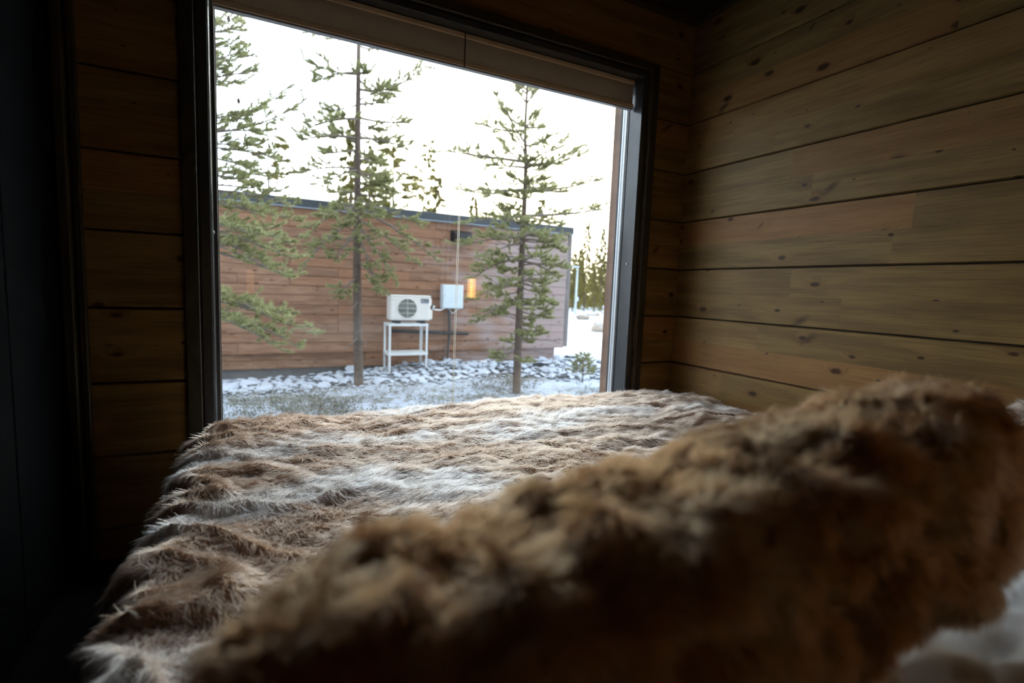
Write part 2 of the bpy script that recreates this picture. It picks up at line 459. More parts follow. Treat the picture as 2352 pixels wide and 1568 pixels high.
def snow_ground_mat():
    mt, nt, out = new_mat('snowy_heath_ground'); N = NT(nt)
    g = N.n('ShaderNodeNewGeometry'); p = g.outputs['Position']
    x, y, z = N.xyz(p)[0:3]
    fine = N.noise(p, 9.0, 5.0, 0.65)
    finer = N.noise(p, 55.0, 3.0, 0.6)
    big = N.noise(p, 0.9, 3.0)
    # open snow lies to the right of the neighbouring cabin and beyond it
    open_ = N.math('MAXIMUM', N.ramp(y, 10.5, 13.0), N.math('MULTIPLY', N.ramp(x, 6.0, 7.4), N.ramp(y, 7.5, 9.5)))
    veg = N.math('ADD', N.math('MULTIPLY', fine, 0.55), N.math('MULTIPLY', finer, 0.45))
    thr = N.math('ADD', veg, N.math('MULTIPLY', N.math('SUBTRACT', big, 0.5), 0.55))
    bare = N.math('MULTIPLY', N.ramp(thr, 0.47, 0.59), N.math('SUBTRACT', 1.0, open_))
    soil = N.mix(N.ramp(finer, 0.35, 0.65), (0.055, 0.060, 0.032, 1), (0.14, 0.125, 0.085, 1))
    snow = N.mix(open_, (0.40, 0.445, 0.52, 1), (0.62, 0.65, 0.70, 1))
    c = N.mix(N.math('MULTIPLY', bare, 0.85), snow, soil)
    b = N.n('ShaderNodeBsdfPrincipled'); N.put(b.inputs['Base Color'], c); b.inputs['Roughness'].default_value = 0.85; b.inputs['Specular IOR Level'].default_value = 0.15
    N.put(b.inputs['Normal'], N.bump(fine, 0.5, 0.06))
    nt.links.new(b.outputs[0], out.inputs[0])
    return mt
M['ground'] = snow_ground_mat()
def rock_mat(name, col, lo, hi):
    mt, nt, out = new_mat(name); N = NT(nt)
    g = N.n('ShaderNodeNewGeometry'); p = g.outputs['Position']
    nz = N.xyz(g.outputs['Normal'])[2]
    n = N.noise(p, 14.0, 4.0)
    dust = N.noise(p, 60.0, 2.0)
    s = N.ramp(N.math('ADD', nz, N.math('MULTIPLY', N.math('SUBTRACT', n, 0.5), 0.5)), lo, hi)
    s = N.math('MAXIMUM', s, N.math('MULTIPLY', N.ramp(dust, 0.45, 0.7), 0.35))
    rc = N.mix(n, rgba(tuple(c * 0.6 for c in col)), rgba(tuple(c * 1.4 for c in col)))
    b = N.n('ShaderNodeBsdfPrincipled'); N.put(b.inputs['Base Color'], N.mix(s, rc, (0.46, 0.50, 0.57, 1)))
    b.inputs['Roughness'].default_value = 0.85; b.inputs['Specular IOR Level'].default_value = 0.2
    nt.links.new(b.outputs[0], out.inputs[0])
    return mt
M['slate'] = rock_mat('snowy_slate', (0.085, 0.10, 0.115), 0.25, 0.70)
M['granite'] = rock_mat('snowy_granite', (0.34, 0.27, 0.20), 0.72, 0.98)

# ------------------------------------------------------------------ the room
WY = 2.24                 # inner face of the window wall
RX = 2.207                # inner face of the right wall
LX = -0.60                # inner face of the left wall
BY = -0.62                # inner face of the head wall
CEIL = 2.58
OX0, OX1, OZ0, OZ1 = -0.150, 1.855, 0.40, 2.205     # window opening
JZ0, PITCH = 1.202, 0.2695                          # a board joint, board height

def plank(name, parent, length, z0, z1, origin, rz, mat, thick=0.02, groove=0.010, cache={}):
    """a wall board: local x along, local z across the face, local -y towards the room"""
    h = z1 - z0
    key = (round(length, 4), round(h, 4), mat.name, thick)
    if key not in cache:
        g = groove
        prof = [(0.0, 0.0022), (0.0, h - 0.0022), (-thick + g, h - 0.0025), (-thick, h - g * 0.6), (-thick, g * 0.6), (-thick + g, 0.0025)]
        mb = MB().prism(prof, 0.0, length)
        me = mb.mesh('plank'); me.materials.append(mat); cache[key] = me
    o = bpy.data.objects.new(name, cache[key]); COL.objects.link(o)
    o.location = (origin[0], origin[1], z0); o.rotation_euler = (0, 0, rz)
    if parent:
        o.parent = parent
    return o

joints = [JZ0 + PITCH * k for k in range(-5, 6)]
joints = [0.0] + [j for j in joints if 0.03 < j < 2.55] + [CEIL]

# window wall: a core with the opening, clad with boards
mb = MB()
HX0, HX1, HZ0, HZ1 = OX0 - 0.04, OX1 + 0.04, OZ0 - 0.03, OZ1 + 0.03
mb.box((LX - 0.1, WY, -0.25), (HX0, WY + 0.2, CEIL + 0.15)).box((HX1, WY, -0.25), (RX + 0.2, WY + 0.2, CEIL + 0.15))
mb.box((HX0, WY, -0.25), (HX1, WY + 0.2, HZ0)).box((HX0, WY, HZ1), (HX1, WY + 0.2, CEIL + 0.15))
wf = mb.build('wall_front', M['gasket']); tag(wf, kind='structure')
for a, b in zip(joints[:-1], joints[1:]):
    if b <= OZ0 + 0.02 or a >= OZ1:
        plank('plank', wf, RX - LX, a, b, (LX, WY, 0), 0, M['wall_wood'])
    else:
        plank('plank', wf, OX0 - 0.045 - LX, a, b, (LX, WY, 0), 0, M['wall_wood'])
        plank('plank', wf, RX - OX1 - 0.045, a, b, (OX1 + 0.045, WY, 0), 0, M['wall_wood'])
        if a < OZ0 < b:
            plank('plank', wf, OX1 - OX0 + 0.09, a, OZ0 - 0.04, (OX0 - 0.045, WY, 0), 0, M['wall_wood'])
# right wall (boards run towards the camera)
wr = boxo('wall_right', (RX, BY - 0.2, -0.25), (RX + 0.2, WY, CEIL + 0.15), M['gasket']); tag(wr, kind='structure')
for a, b in zip(joints[:-1], joints[1:]):
    plank('plank', wr, WY - BY, a, b, (RX, WY, 0), -math.pi / 2, M['wall_wood'])
# left wall: black vertical panels
wlf = boxo('wall_left', (LX - 0.2, BY - 0.2, -0.25), (LX, WY, CEIL + 0.15), M['black_panel']); tag(wlf, kind='structure')
y = BY
while y < WY - 0.01:
    y2 = min(y + 0.60, WY)
    boxo('panel', (LX, y + 0.003, 0.0), (LX + 0.012, y2 - 0.003, CEIL), M['black_panel'], wlf, 0.003)
    y = y2
wb = boxo('wall_back', (LX - 0.2, BY - 0.2, -0.25), (RX + 0.2, BY, CEIL + 0.15), M['wall_wood']); tag(wb, kind='structure')
for a, b in zip(joints[:-1], joints[1:]):
    plank('plank', wb, RX - LX, a, b, (RX, BY, 0), math.pi, M['wall_wood'])
fl = boxo('floor', (LX, BY, -0.12), (RX, WY, -0.02), M['floor_wood']); tag(fl, kind='structure')
k = 0
xx = LX
while xx < RX - 0.01:
    x2 = min(xx + 0.19, RX)
    o = MB().box((0, -(x2 - xx - 0.004), -0.02), (WY - BY, 0, 0.0), 0.002).build('floorboard', M['floor_wood'], None)
    o.location = (xx, BY, 0); o.rotation_euler = (0, 0, math.pi / 2); o.parent = fl
    xx = x2
ce = boxo('ceiling', (LX - 0.2, BY - 0.2, CEIL + 0.02), (RX + 0.2, WY + 0.2, CEIL + 0.15), M['ceiling_wood']); tag(ce, kind='structure')
xx = LX
while xx < RX - 0.01:
    x2 = min(xx + 0.12, RX)
    o = MB().box((0, -(x2 - xx - 0.006), 0.0), (WY - BY, 0, 0.02), 0.003).build('plank', M['ceiling_wood'], None)
    o.location = (xx, BY, CEIL); o.rotation_euler = (0, 0, math.pi / 2); o.parent = ce
    xx = x2
def trim(name, L, prof, loc, rz, mat=M['trim_wood'], rot=None):
    o = MB().prism(prof, 0, L).build(name, mat)
    o.location = loc; o.rotation_euler = rot or (0, 0, rz)
    return tag(o, kind='structure')
cove = [(0, 0), (-0.018, 0), (-0.022, 0.012), (-0.022, 0.045), (0, 0.045)]
trim('trim_1', RX - LX, cove, (LX, WY - 0.02, CEIL - 0.045), 0)
trim('trim_2', WY - BY - 0.02, cove, (RX - 0.02, WY - 0.02, CEIL - 0.045), -math.pi / 2)
# corner post at the left end of the window wall
o = MB().box((0, 0, 0), (2.535, 0.055, 0.030), 0.004).build('trim_3', M['trim_wood']); o.rotation_euler = (0, -math.pi / 2, 0); o.location = (LX + 0.05, WY - 0.075, 0); tag(o, kind='structure')
o = MB().box((0, 0, 0), (2.535, 0.028, 0.022), 0.004).build('trim_4', M['trim_wood']); o.rotation_euler = (0, -math.pi / 2, 0); o.location = (LX + 0.076, WY - 0.048, 0); tag(o, kind='structure')

# ------------------------------------------------------------------ the window
win = empty('window_1', ((OX0 + OX1) / 2, WY, OZ0)); tag(win, kind='structure')
IX0, IX1, IZ1, IZ0 = OX0 - 0.042, OX1 + 0.042, OZ1 + 0.030, OZ0 - 0.03    # inner edge of the casing
TX0, TX1, TZ1, TZ0 = IX0 - 0.048, IX1 + 0.048, IZ1 + 0.045, IZ0 - 0.045    # outer edge
def vbar(name, x0, x1, y0, y1, z0, z1, mat, bev=0.003):
    """upright timber with its grain along its length"""
    o = MB().box((0, 0, 0), (z1 - z0, y1 - y0, x1 - x0), bev).build(name, mat)
    o.rotation_euler = (0, -math.pi / 2, 0); o.location = (x1, y0, z0)
    o.parent = win; o.matrix_parent_inverse = win.matrix_basis.inverted()
    return o
def hbar(name, x0, x1, y0, y1, z0, z1, mat, bev=0.003):
    o = MB().box((0, 0, 0), (x1 - x0, y1 - y0, z1 - z0), bev).build(name, mat)
    o.location = (x0, y0, z0)
    o.parent = win; o.matrix_parent_inverse = win.matrix_basis.inverted()
    return o
FY = WY - 0.02            # room face of the boards
vbar('casing', TX0, IX0, FY - 0.016, FY, TZ0, TZ1, M['trim_wood'])
vbar('casing', IX1, TX1, FY - 0.016, FY, TZ0, TZ1, M['trim_wood'])
hbar('casing', IX0, IX1, FY - 0.016, FY, IZ1, TZ1, M['trim_wood'])
hbar('casing', IX0, IX1, FY - 0.016, FY, TZ0, IZ0, M['trim_wood'])
YA, YB = WY - 0.012, WY + 0.090       # painted frame, room face to glazing
vbar('frame', IX0, OX0, YA, YB, IZ0, IZ1, M['frame_paint'], 0.006)
vbar('frame', OX1, IX1, YA, YB, IZ0, IZ1, M['frame_paint'], 0.002)
hbar('frame', OX0, OX1, YA, YB, OZ1, IZ1, M['frame_paint'], 0.002)
hbar('frame', OX0, OX1, YA, YB, IZ0, OZ0, M['frame_paint'], 0.002)
def ring(name, y0, y1, inset, mat, grow=0.03):
    a0, a1, c0, c1 = OX0 - grow, OX1 + grow, OZ0 - grow, OZ1 + grow
    vbar(name, a0, OX0 + inset + 0.008, y0, y1, c0, c1, mat, 0.0); vbar(name, OX1 - inset, a1, y0, y1, c0, c1, mat, 0.0)
    hbar(name, OX0 + inset + 0.008, OX1 - inset, y0, y1, OZ1 - inset, c1, mat, 0.0); hbar(name, OX0 + inset + 0.008, OX1 - inset, y0, y1, c0, OZ0 + inset, mat, 0.0)
ring('glazing_bead', YB, YB + 0.010, 0.003, M['frame_paint'])
ring('bead_edge', YB + 0.010, YB + 0.014, 0.005, M['bead'])
ring('spacer', YB + 0.018, YB + 0.034, 0.004, M['alu'])
ring('gasket', YB + 0.034, YB + 0.0365, 0.005, M['gasket'])
ring('spacer', YB + 0.0365, YB + 0.052, 0.004, M['alu'])
ring('gasket', YB + 0.056, YB + 0.062, 0.006, M['gasket'])
for yy in (YB + 0.014, YB + 0.052):
    boxo('glass_pane', (OX0 - 0.02, yy, OZ0 - 0.02), (OX1 + 0.02, yy + 0.004, OZ1 + 0.02), M['glass'], win)
# outside casing of weathered timber
EY0, EY1 = WY + 0.153, WY + 0.225
vbar('outer_casing', OX0 - 0.12, OX0 - 0.012, EY0, EY1, OZ0 - 0.1, OZ1 + 0.12, M['ext_wood'])
vbar('outer_casing', OX1, OX1 + 0.12, EY0, EY1, OZ0 - 0.1, OZ1 + 0.12, M['ext_wood'])
hbar('outer_casing', OX0 - 0.012, OX1 + 0.002, EY0, EY1, OZ1 + 0.002, OZ1 + 0.12, M['ext_wood'])
hbar('outer_casing', OX0 - 0.012, OX1 + 0.002, EY0, EY1, OZ0 - 0.1, OZ0 - 0.005, M['ext_wood'])
for sx, px, py in ((1, 1437, 606), (-1, 490, 533)):
    xx = OX1 if sx > 0 else OX0
    zz = P(px, py, WY + 0.04).z
    mbb = MB().tube([(xx - sx * 0.0005, WY + 0.035, zz), (xx - sx * 0.003, WY + 0.035, zz), (xx - sx * 0.0045, WY + 0.035, zz)], [0.0065, 0.006, 0.003], 12)
    mbb.build('screw_cap', M['alu'], win)

# blind drawn up under the head of the frame
bl = empty('window_blind', ((OX0 + OX1) / 2, WY + 0.06, OZ1)); tag(bl, 'beige fabric blind drawn up at the top of the window', 'blind')
bx0, bx1 = OX0 + 0.012, OX1 - 0.012
def blp(name, a, b, mat, bev=0.002): return boxo(name, a, b, mat, bl, bev)
blp('head_rail', (bx0, WY + 0.045, 2.182), (bx1, WY + 0.078, OZ1 - 0.002), M['blind_rail'])
boxo('fabric', (bx0 + 0.002, WY + 0.052, 2.0795), (bx1 - 0.002, WY + 0.071, 2.1825), M['blind_fabric'], bl, 0.002)
blp('bottom_rail', (bx0, WY + 0.044, 2.058), (bx1, WY + 0.079, 2.080), M['blind_rail'])
blp('rail_edge', (bx0 + 0.002, WY + 0.048, 2.0515), (bx1 - 0.002, WY + 0.075, 2.0575), M['blind_edge'], 0.001)
blp('cord_clip', (0.854, WY + 0.040, 2.050), (0.859, WY + 0.0435, 2.2), M['ext_wood'], 0.001)
for dx in (-0.0035, 0.0035):
    top = Vector((0.856 + dx, WY + 0.042, 2.055)); bot = Vector((0.842 + dx, WY + 0.040, 0.46))
    MB().tube([top, (top + bot) / 2, bot], 0.0012, 6).build('cord', M['cord'], bl)

# ------------------------------------------------------------------ bed
BX0, BX1, BF = -0.20, 2.115, 2.045       # outer limits of the made bed
bed = empty('double_bed', ((BX0 + BX1) / 2, 0.72, 0)); tag(bed, 'wide low double bed under a brown and white fur throw', 'bed')
boxo('bed_base', (BX0 + 0.10, BY + 0.065, 0.06), (BX1 - 0.08, BF - 0.12, 0.26), M['bedbase'], bed, 0.01)
for ix in (BX0 + 0.2, BX1 - 0.2):
    for iy in (BY + 0.2, BF - 0.3):
        MB().tube([(ix, iy, 0.0), (ix, iy, 0.06)], [0.022, 0.028], 12).build('leg', M['bedbase'], bed)
boxo('mattress', (BX0 + 0.08, BY + 0.065, 0.26), (BX1 - 0.06, BF - 0.10, 0.50), M['mattress'], bed, 0.05)

boxo('bounce_headboard', (BX0 + 0.02, BY + 0.025, 0.05), (BX1 - 0.02, BY + 0.062, 0.88), M['linen'], bed, 0.012)  # unseen headboard, added to bounce window light back into the room
boxo('sheet', (BX0 + 0.075, BY + 0.065, 0.50), (BX1 - 0.055, 0.10, 0.512), M['cotton'], bed, 0.003)

# fur throw -----------------------------------------------------------
sil_x = np.array([-0.30, -0.154, -0.10, 0.0, 0.30, 0.65, 0.85, 1.06, 1.29, 1.50, 1.65, 1.77, 1.95, 2.14, 2.30])
sil_z = np.array([-0.515, -0.508, -0.500, -0.495, -0.497, -0.495, -0.484, -0.485, -0.489, -0.494, -0.484, -0.484, -0.505, -0.545, -0.58]) + CZ
def ztop(x, y):
    g = np.interp(x, sil_x, sil_z)
    w = sstep(0.9, 1.9, y)
    z = (CZ - 0.535) * (1 - w) + g * w - 0.008
    return z
def wrinkle(x, y):
    a = noise2(x * 1.3 + 3.1 + 0.35 * noise2(x * 2, y * 2), y * 5.2 + 0.8 * noise2(x * 1.7, y * 2.1))
    r1 = np.exp(-(a / 0.13) ** 2)
    b = noise2(x * 2.4 - 7.7 + 0.3 * y, y * 8.5 + x * 1.6 + 0.7 * noise2(x * 2.3 + 4, y * 3))
    r2 = np.exp(-(b / 0.12) ** 2)
    left = sstep(0.28, -0.1, x)
    c = noise2((x * 0.9 + y * 1.1) * 7.5, (y - x) * 2.0)
    r3 = np.exp(-(c / 0.16) ** 2) * left
    d = noise2(x * 1.9 + 11 + 0.4 * noise2(x * 3, y * 3), y * 4.1 - 0.7 * x)
    crease = np.exp(-(d / 0.035) ** 2) * sstep(0.0, 0.5, noise2(x * 2.1 + 5, y * 2.7 + 8))
    return 0.008 * r1 + 0.006 * r2 + 0.020 * r3 - 0.013 * crease + 0.012 * noise2(x * 3.1, y * 3.7) + 0.007 * noise2(x * 8, y * 11) + 0.005 * noise2(x * 19, y * 24)
RR = 0.085
YN = 0.02
def sheet(u, v):
    cx = np.clip(u, BX0 + RR, BX1 - RR); cy = np.clip(v, -9, BF - RR)
    dx, dy = u - cx, v - cy
    L = np.hypot(dx, dy)
    ux, uy = np.where(L > 1e-9, dx / np.maximum(L, 1e-9), 0), np.where(L > 1e-9, dy / np.maximum(L, 1e-9), 0)
    arc = RR * np.pi / 2
    th = np.minimum(L, arc) / RR
    hor = RR * np.sin(th) + np.maximum(L - arc, 0) * 0.06
    down = RR * (1 - np.cos(th)) + np.maximum(L - arc, 0)
    x = cx + ux * hor; y = cy + uy * hor; z = ztop(cx, cy) - down
    w = wrinkle(u, v)
    k = np.sin(th)
    x = x - 0.04 * sstep(0.25, -0.1, cx) * sstep(1.75, 0.8, cy)
    return np.stack([x + ux * w * k * 1.0, y + uy * w * k * 1.0, z + w * (1 - k * 0.8)], -1)
U0, U1 = BX0 + RR - 0.133 - 0.36, BX1 - RR + 0.133 + 0.02
V0, V1 = YN, BF - RR + 0.133 + 0.26
NU, NV = 300, 280
uu, vv = np.meshgrid(np.linspace(U0, U1, NU), np.linspace(V0, V1, NV), indexing='ij')
pts = sheet(uu, vv)
def fur_tone(x, y, s=0.0):
    """0 = brown, 1 = cream; broad bands across the throw"""
    w = y + 0.16 * fbm(x * 1.1 + s, y * 1.3, 2) + 0.04 * noise2(x * 5, y * 6)
    b = np.sin(2 * np.pi * (w - 1.09) / 0.43)
    t = sstep(-0.10, 1.40, 0.75 * b + 1.0 * fbm(x * 2.3 + 9, y * 5.0 + s, 3))
    return t * (1 - 0.55 * sstep(1.2, 1.9, x))
def fur_colour(t, n):
    """root colours from tone t and strand noise n"""
    brown = np.array([0.45, 0.270, 0.175]); cream = np.array([0.90, 0.785, 0.70]); grey = np.array([0.32, 0.27, 0.24])
    c = brown * (1 - t[..., None]) + cream * t[..., None]
    c = c * (0.72 + 0.5 * n[..., None])
    return np.clip(c, 0.01, 0.95)
def grid_faces(nu, nv, close_u=False):
    i, j = np.meshgrid(np.arange(nu - 1), np.arange(nv - 1), indexing='ij')
    a = (i * nv + j).ravel()
    return np.stack([a, a + nv, a + nv + 1, a + 1], -1)
def set_point_colour(me, col):
    at = me.attributes.new('fur_colour', 'FLOAT_COLOR', 'POINT')
    at.data.foreach_set('color', np.concatenate([col, np.ones((len(col), 1))], 1).astype(np.float32).ravel())

def make_fur(name, roots, norms, comb, cols, length, radius, parent, curl=0.25, up=(0.10, 0.50), flat=None, npt=5, seed=1, loc=(0, 0, 0)):
    """hair strands as one Curves object; roots/norms/comb/cols are arrays of (n,3)"""
    r = np.random.default_rng(seed)
    n = len(roots)
    L = length * r.uniform(0.65, 1.2, n)
    jit = r.normal(0, 0.28, (n, 3))
    t = comb + jit
    t -= norms * (t * norms).sum(1, keepdims=True)
    t /= np.maximum(np.linalg.norm(t, axis=1, keepdims=True), 1e-6)
    lift = r.uniform(up[0], up[1], n)[:, None]
    d0 = norms * (0.25 + lift) + t * 0.8
    d0 /= np.linalg.norm(d0, axis=1, keepdims=True)
    d1 = norms * (0.25 * lift - 0.02) + t
    d1 /= np.linalg.norm(d1, axis=1, keepdims=True)
    s = np.linspace(0, 1, npt)
    d0 = d0 if flat is None else d0 * (1 - flat) + (t * 0.96 + norms * 0.22) * flat
    d1 = d1 if flat is None else d1 * (1 - flat) + (t - norms * 0.04) * flat
    P_ = np.empty((n, npt, 3), np.float32)
    p = roots.copy(); P_[:, 0] = p
    for k in range(1, npt):
        w = (k - 0.5) / (npt - 1)
        d = d0 * (1 - w) + d1 * w + r.normal(0, curl * 0.25, (n, 3))
        p = p + d * (L / (npt - 1))[:, None]
        P_[:, k] = p
    cv = bpy.data.hair_curves.new(name)
    cv.add_curves([npt] * n)
    cv.position_data.foreach_set('vector', P_.ravel())
    ra = cv.attributes.get('radius') or cv.attributes.new('radius', 'FLOAT', 'POINT')
    rr = radius * (1 - 0.8 * s ** 1.5)
    ra.data.foreach_set('value', np.tile(rr, n).astype(np.float32))
    ca = cv.attributes.new('fur_colour', 'FLOAT_COLOR', 'POINT')
    shade = 0.85 + 0.25 * s
    C = np.ones((n, npt, 4), np.float32)
    C[:, :, :3] = np.clip(cols[:, None, :] * shade[None, :, None], 0, 0.95)
    ca.data.foreach_set('color', C.ravel())
    cv.materials.append(M['fur'])
    o = bpy.data.objects.new(name, cv); COL.objects.link(o)
    o.parent = parent
    o['kind'] = 'stuff'
    return o

def sample_normals(fn, u, v, e=0.004):
    a = fn(u + e, v) - fn(u - e, v); b = fn(u, v + e) - fn(u, v - e)
    n = np.cross(a, b); n /= np.maximum(np.linalg.norm(n, axis=-1, keepdims=True), 1e-9)
    return n, a / np.maximum(np.linalg.norm(a, axis=-1, keepdims=True), 1e-9), b / np.maximum(np.linalg.norm(b, axis=-1, keepdims=True), 1e-9)

me = mesh_np('fur_throw', pts.reshape(-1, 3), grid_faces(NU, NV), True)
set_point_colour(me, fur_colour(fur_tone(uu, vv), np.full(uu.shape, 0.5)).reshape(-1, 3))
throw = link('fur_throw', me, M['hide']); tag(throw, 'long-haired brown and cream banded fur throw spread over the bed', 'throw')
NH = 290000
hu = rng.uniform(U0, U1, NH); hv = rng.uniform(0.25, BF - RR + 0.2, NH)
keep = hu > BX0 - 0.22
hu, hv = hu[keep], hv[keep]
# clump strands towards shared centres
cl = 0.016
ku = hu + 0.010 * noise2(hu / cl, hv / cl) ; kv = hv + 0.010 * noise2(hu / cl + 50, hv / cl)
nr, tu, tv = sample_normals(sheet, hu, hv)
ang = 2.2 + 1.3 * fbm(hu * 1.6, hv * 2.2, 2) + 0.9 * noise2(hu * 9, hv * 9)
clump = 0.5 * noise2(hu * 38, hv * 38)[:, None] * tu + 0.5 * noise2(hu * 38 + 30, hv * 38)[:, None] * tv
comb = -np.cos(ang)[:, None] * tu - np.sin(ang)[:, None] * tv * 0.9 + clump
side = sstep(0.03, -0.10, hu - (BX0 + RR))[:, None]
comb = comb * (1 - side) - tu * side * 1.5
tone = fur_tone(hu, hv)
nn = rng.uniform(0, 1, len(hu)) * 0.6 + 0.4 * (0.5 + 0.5 * noise2(hu * 26, hv * 26))
cols = fur_colour(tone, nn)
guard = rng.uniform(0, 1, len(hu)) < 0.08 + 0.22 * np.clip(noise2(hu * 7, hv * 9), 0, 1) + 0.75 * sstep(0.18, 0.6, noise2(hu * 15 + 3, hv * 24)) * (1 - 0.6 * tone)
cols[guard] = cols[guard] * 0.28 + np.array([0.02, 0.013, 0.008])
make_fur('fur', sheet(hu, hv), nr, comb, cols, 0.029, 0.00062, throw, seed=21, flat=side)

# cushions ------------------------------------------------------------
def cushion_surface(w, h, d, seed, lump=0.012):
    """closed pillow: a in [0,2pi) around the seam, b in [-pi/2,pi/2] front to back; local x width, z height, y depth"""
    def fn(a, b):
        ca, sa, cb, sb = np.cos(a), np.sin(a), np.cos(b), np.sin(b)
        e = CE
        sx = np.sign(ca) * np.abs(ca) ** e; sz = np.sign(sa) * np.abs(sa) ** e
        rad = np.abs(cb) ** 0.5
        x = w / 2 * sx * rad; z = h / 2 * sz * rad
        y = d / 2 * np.sign(sb) * np.abs(sb) ** 0.85
        k = lump * (0.6 * noise2(x * 9 + seed, z * 11 + y * 4) + 1.5 * noise2(x * 20 - seed + z * 6, z * 26 + y * 15) + 0.8 * noise2(x * 44, z * 40 + y * 40 + seed))
        return np.stack([x + k * ca * cb * 0.5, y + k * sb, z + k * sa * cb * 1.4], -1)
    return fn
CE = 0.28                                   # squareness of the pillows' outline
def seam_angle(side, u):
    """angle around the seam that spreads points evenly along the four edges; u in [-1, 1]"""
    q = u * 0.5 ** (CE / 2); w = np.sign(q) * np.abs(q) ** (1 / CE)
    return np.where(side == 0, np.arcsin(w), np.where(side == 1, np.arccos(-w), np.where(side == 2, np.pi + np.arcsin(w), 2 * np.pi - np.arccos(w))))
def pillow_grid(na, nb):
    n = na // 4
    u = np.linspace(-1, 1, n, endpoint=False)
    a = np.concatenate([seam_angle(np.full(n, k), u) for k in range(4)] + [[seam_angle(np.array(0), np.array(-1.0)) + 2 * np.pi]])
    t = np.linspace(-1, 1, nb)
    b = 0.5 * t * np.pi / 2 + 0.5 * np.sign(t) * np.arccos((1 - np.abs(t)) ** 2)
    return np.meshgrid(a, b, indexing='ij')
def make_cushion(name, loc, rot, w, h, d, seed, nh, label, hair=0.026, tone_shift=0.0, lump=0.012, tint=(1.0, 0.95, 0.9)):
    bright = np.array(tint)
    root = empty(name, loc); root.rotation_euler = rot
    tag(root, label, 'cushion')
    fn = cushion_surface(w, h, d, seed, lump)
    na, nb = 161, 70
    A, B = pillow_grid(160, nb)
    me = mesh_np('cover', fn(A, B).reshape(-1, 3), grid_faces(na, nb), True)
    X = fn(A, B)
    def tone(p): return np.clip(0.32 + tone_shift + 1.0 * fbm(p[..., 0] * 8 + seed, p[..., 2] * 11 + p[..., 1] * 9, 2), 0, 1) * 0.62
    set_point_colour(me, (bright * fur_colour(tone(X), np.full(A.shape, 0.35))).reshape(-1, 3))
    cv = link('cover', me, M['hide']); cv.parent = root
    r = np.random.default_rng(seed)
    a = seam_angle(r.choice(4, nh, p=[h / (2 * w + 2 * h), w / (2 * w + 2 * h)] * 2), r.uniform(-1, 1, nh)); b = np.arcsin(r.uniform(-0.999, 0.999, nh))
    fc_ = r.uniform(0, 1, nh) < 0.6
    b[fc_] = np.arccos(r.uniform(0.0, 1.0, nh)[fc_] * 0.98 + 0.005) * np.sign(r.uniform(-1, 1, nh)[fc_])
    p = fn(a, b); n, ta, tb = sample_normals(fn, a, b, 0.01)
    cen = (n * (p - np.array([0, 0, 0]))).sum(1) < 0
    n[cen] *= -1
    ang = 1.2 + 1.6 * noise2(p[:, 0] * 12, p[:, 2] * 12 + p[:, 1] * 8)
    cb = np.stack([np.cos(ang), 0.4 * np.sin(ang * 2), -0.6 - 0.4 * np.sin(ang)], -1)
    c = bright * fur_colour(tone(p), r.uniform(0, 1, nh) * 0.6 + 0.2 + 0.4 * noise2(p[:, 0] * 30, p[:, 2] * 30))
    g = r.uniform(0, 1, nh) < 0.15
    c[g] *= 0.35
    make_fur('fur', p, n, cb, c, hair, 0.0006, root, seed=seed + 5)
    return root
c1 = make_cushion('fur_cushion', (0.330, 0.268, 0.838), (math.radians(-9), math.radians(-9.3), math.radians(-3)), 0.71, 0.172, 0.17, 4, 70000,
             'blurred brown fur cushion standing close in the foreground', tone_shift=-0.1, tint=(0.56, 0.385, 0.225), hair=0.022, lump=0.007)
c2 = make_cushion('fur_cushion', (1.80, 0.50, 0.665), (math.radians(-14), 0, math.radians(4)), 0.68, 0.27, 0.16, 9, 40000,
             'pale brown fur cushion cut off by the right edge of the photo', tone_shift=0.35)

# white pillow --------------------------------------------------------
def make_pillow(name, loc, rot, w, h, d, seed, label):
    fn0 = cushion_surface(w, h, d, seed, 0.006)
    na, nb = 121, 56
    A, B = pillow_grid(120, nb)
    X = fn0(A, B)
    X[..., 1] += 0.004 * noise2(X[..., 0] * 14 + 5, X[..., 2] * 9) * np.sign(X[..., 1])
    me = mesh_np(name, X.reshape(-1, 3), grid_faces(na, nb), True)
    root = link(name, me, M['cotton']); root.location = loc; root.rotation_euler = rot
    tag(root, label, 'pillow')
    return root
make_pillow('white_pillow', (0.62, 0.02, 0.638), (math.radians(90), 0, 0), 0.80, 0.52, 0.22, 14, 'plain white pillow lying flat in the lower right corner of the bed')

make_pillow('white_pillow', (1.52, -0.12, 0.625), (math.radians(90), 0, math.radians(4)), 0.74, 0.52, 0.20, 23, 'added unseen white pillow bouncing light at the wall side of the bed head')  # second pillow, out of view, added so its white lifts the bounce light

# bedside sconces on the head wall (seen only as amber reflections in the pane)
def sconce(x, z, mat, label):
    root = empty('wall_sconce', (x, BY + 0.02, z)); tag(root, label, 'lamp', 'amber wall lamps on the head wall')
    y0 = BY + 0.02
    boxo('back_plate', (x - 0.03, y0, z - 0.12), (x + 0.03, y0 + 0.012, z + 0.12), M['lamp_metal'], root, 0.003)
    MB().tube([(x, y0 + 0.012, z), (x, y0 + 0.05, z)], 0.01, 10).build('arm', M['lamp_metal'], root)
    MB().tube([(x, y0 + 0.065, z - 0.105), (x, y0 + 0.065, z + 0.105)], 0.032, 20).build('shade', mat, root)
    for s in (-1, 1):
        MB().tube([(x, y0 + 0.065, z + s * 0.105), (x, y0 + 0.065, z + s * 0.118)], 0.034, 20).build('cap', M['lamp_metal'], root)
sconce(2.13, CZ + 0.0, M['lamp_glow'], 'bright amber tubular wall lamp mirrored in the window glass beside the pale box')
sconce(-0.06, CZ - 0.02, M['lamp_glow_dim'], 'dim amber wall lamp mirrored in the glass among the left pine branches')

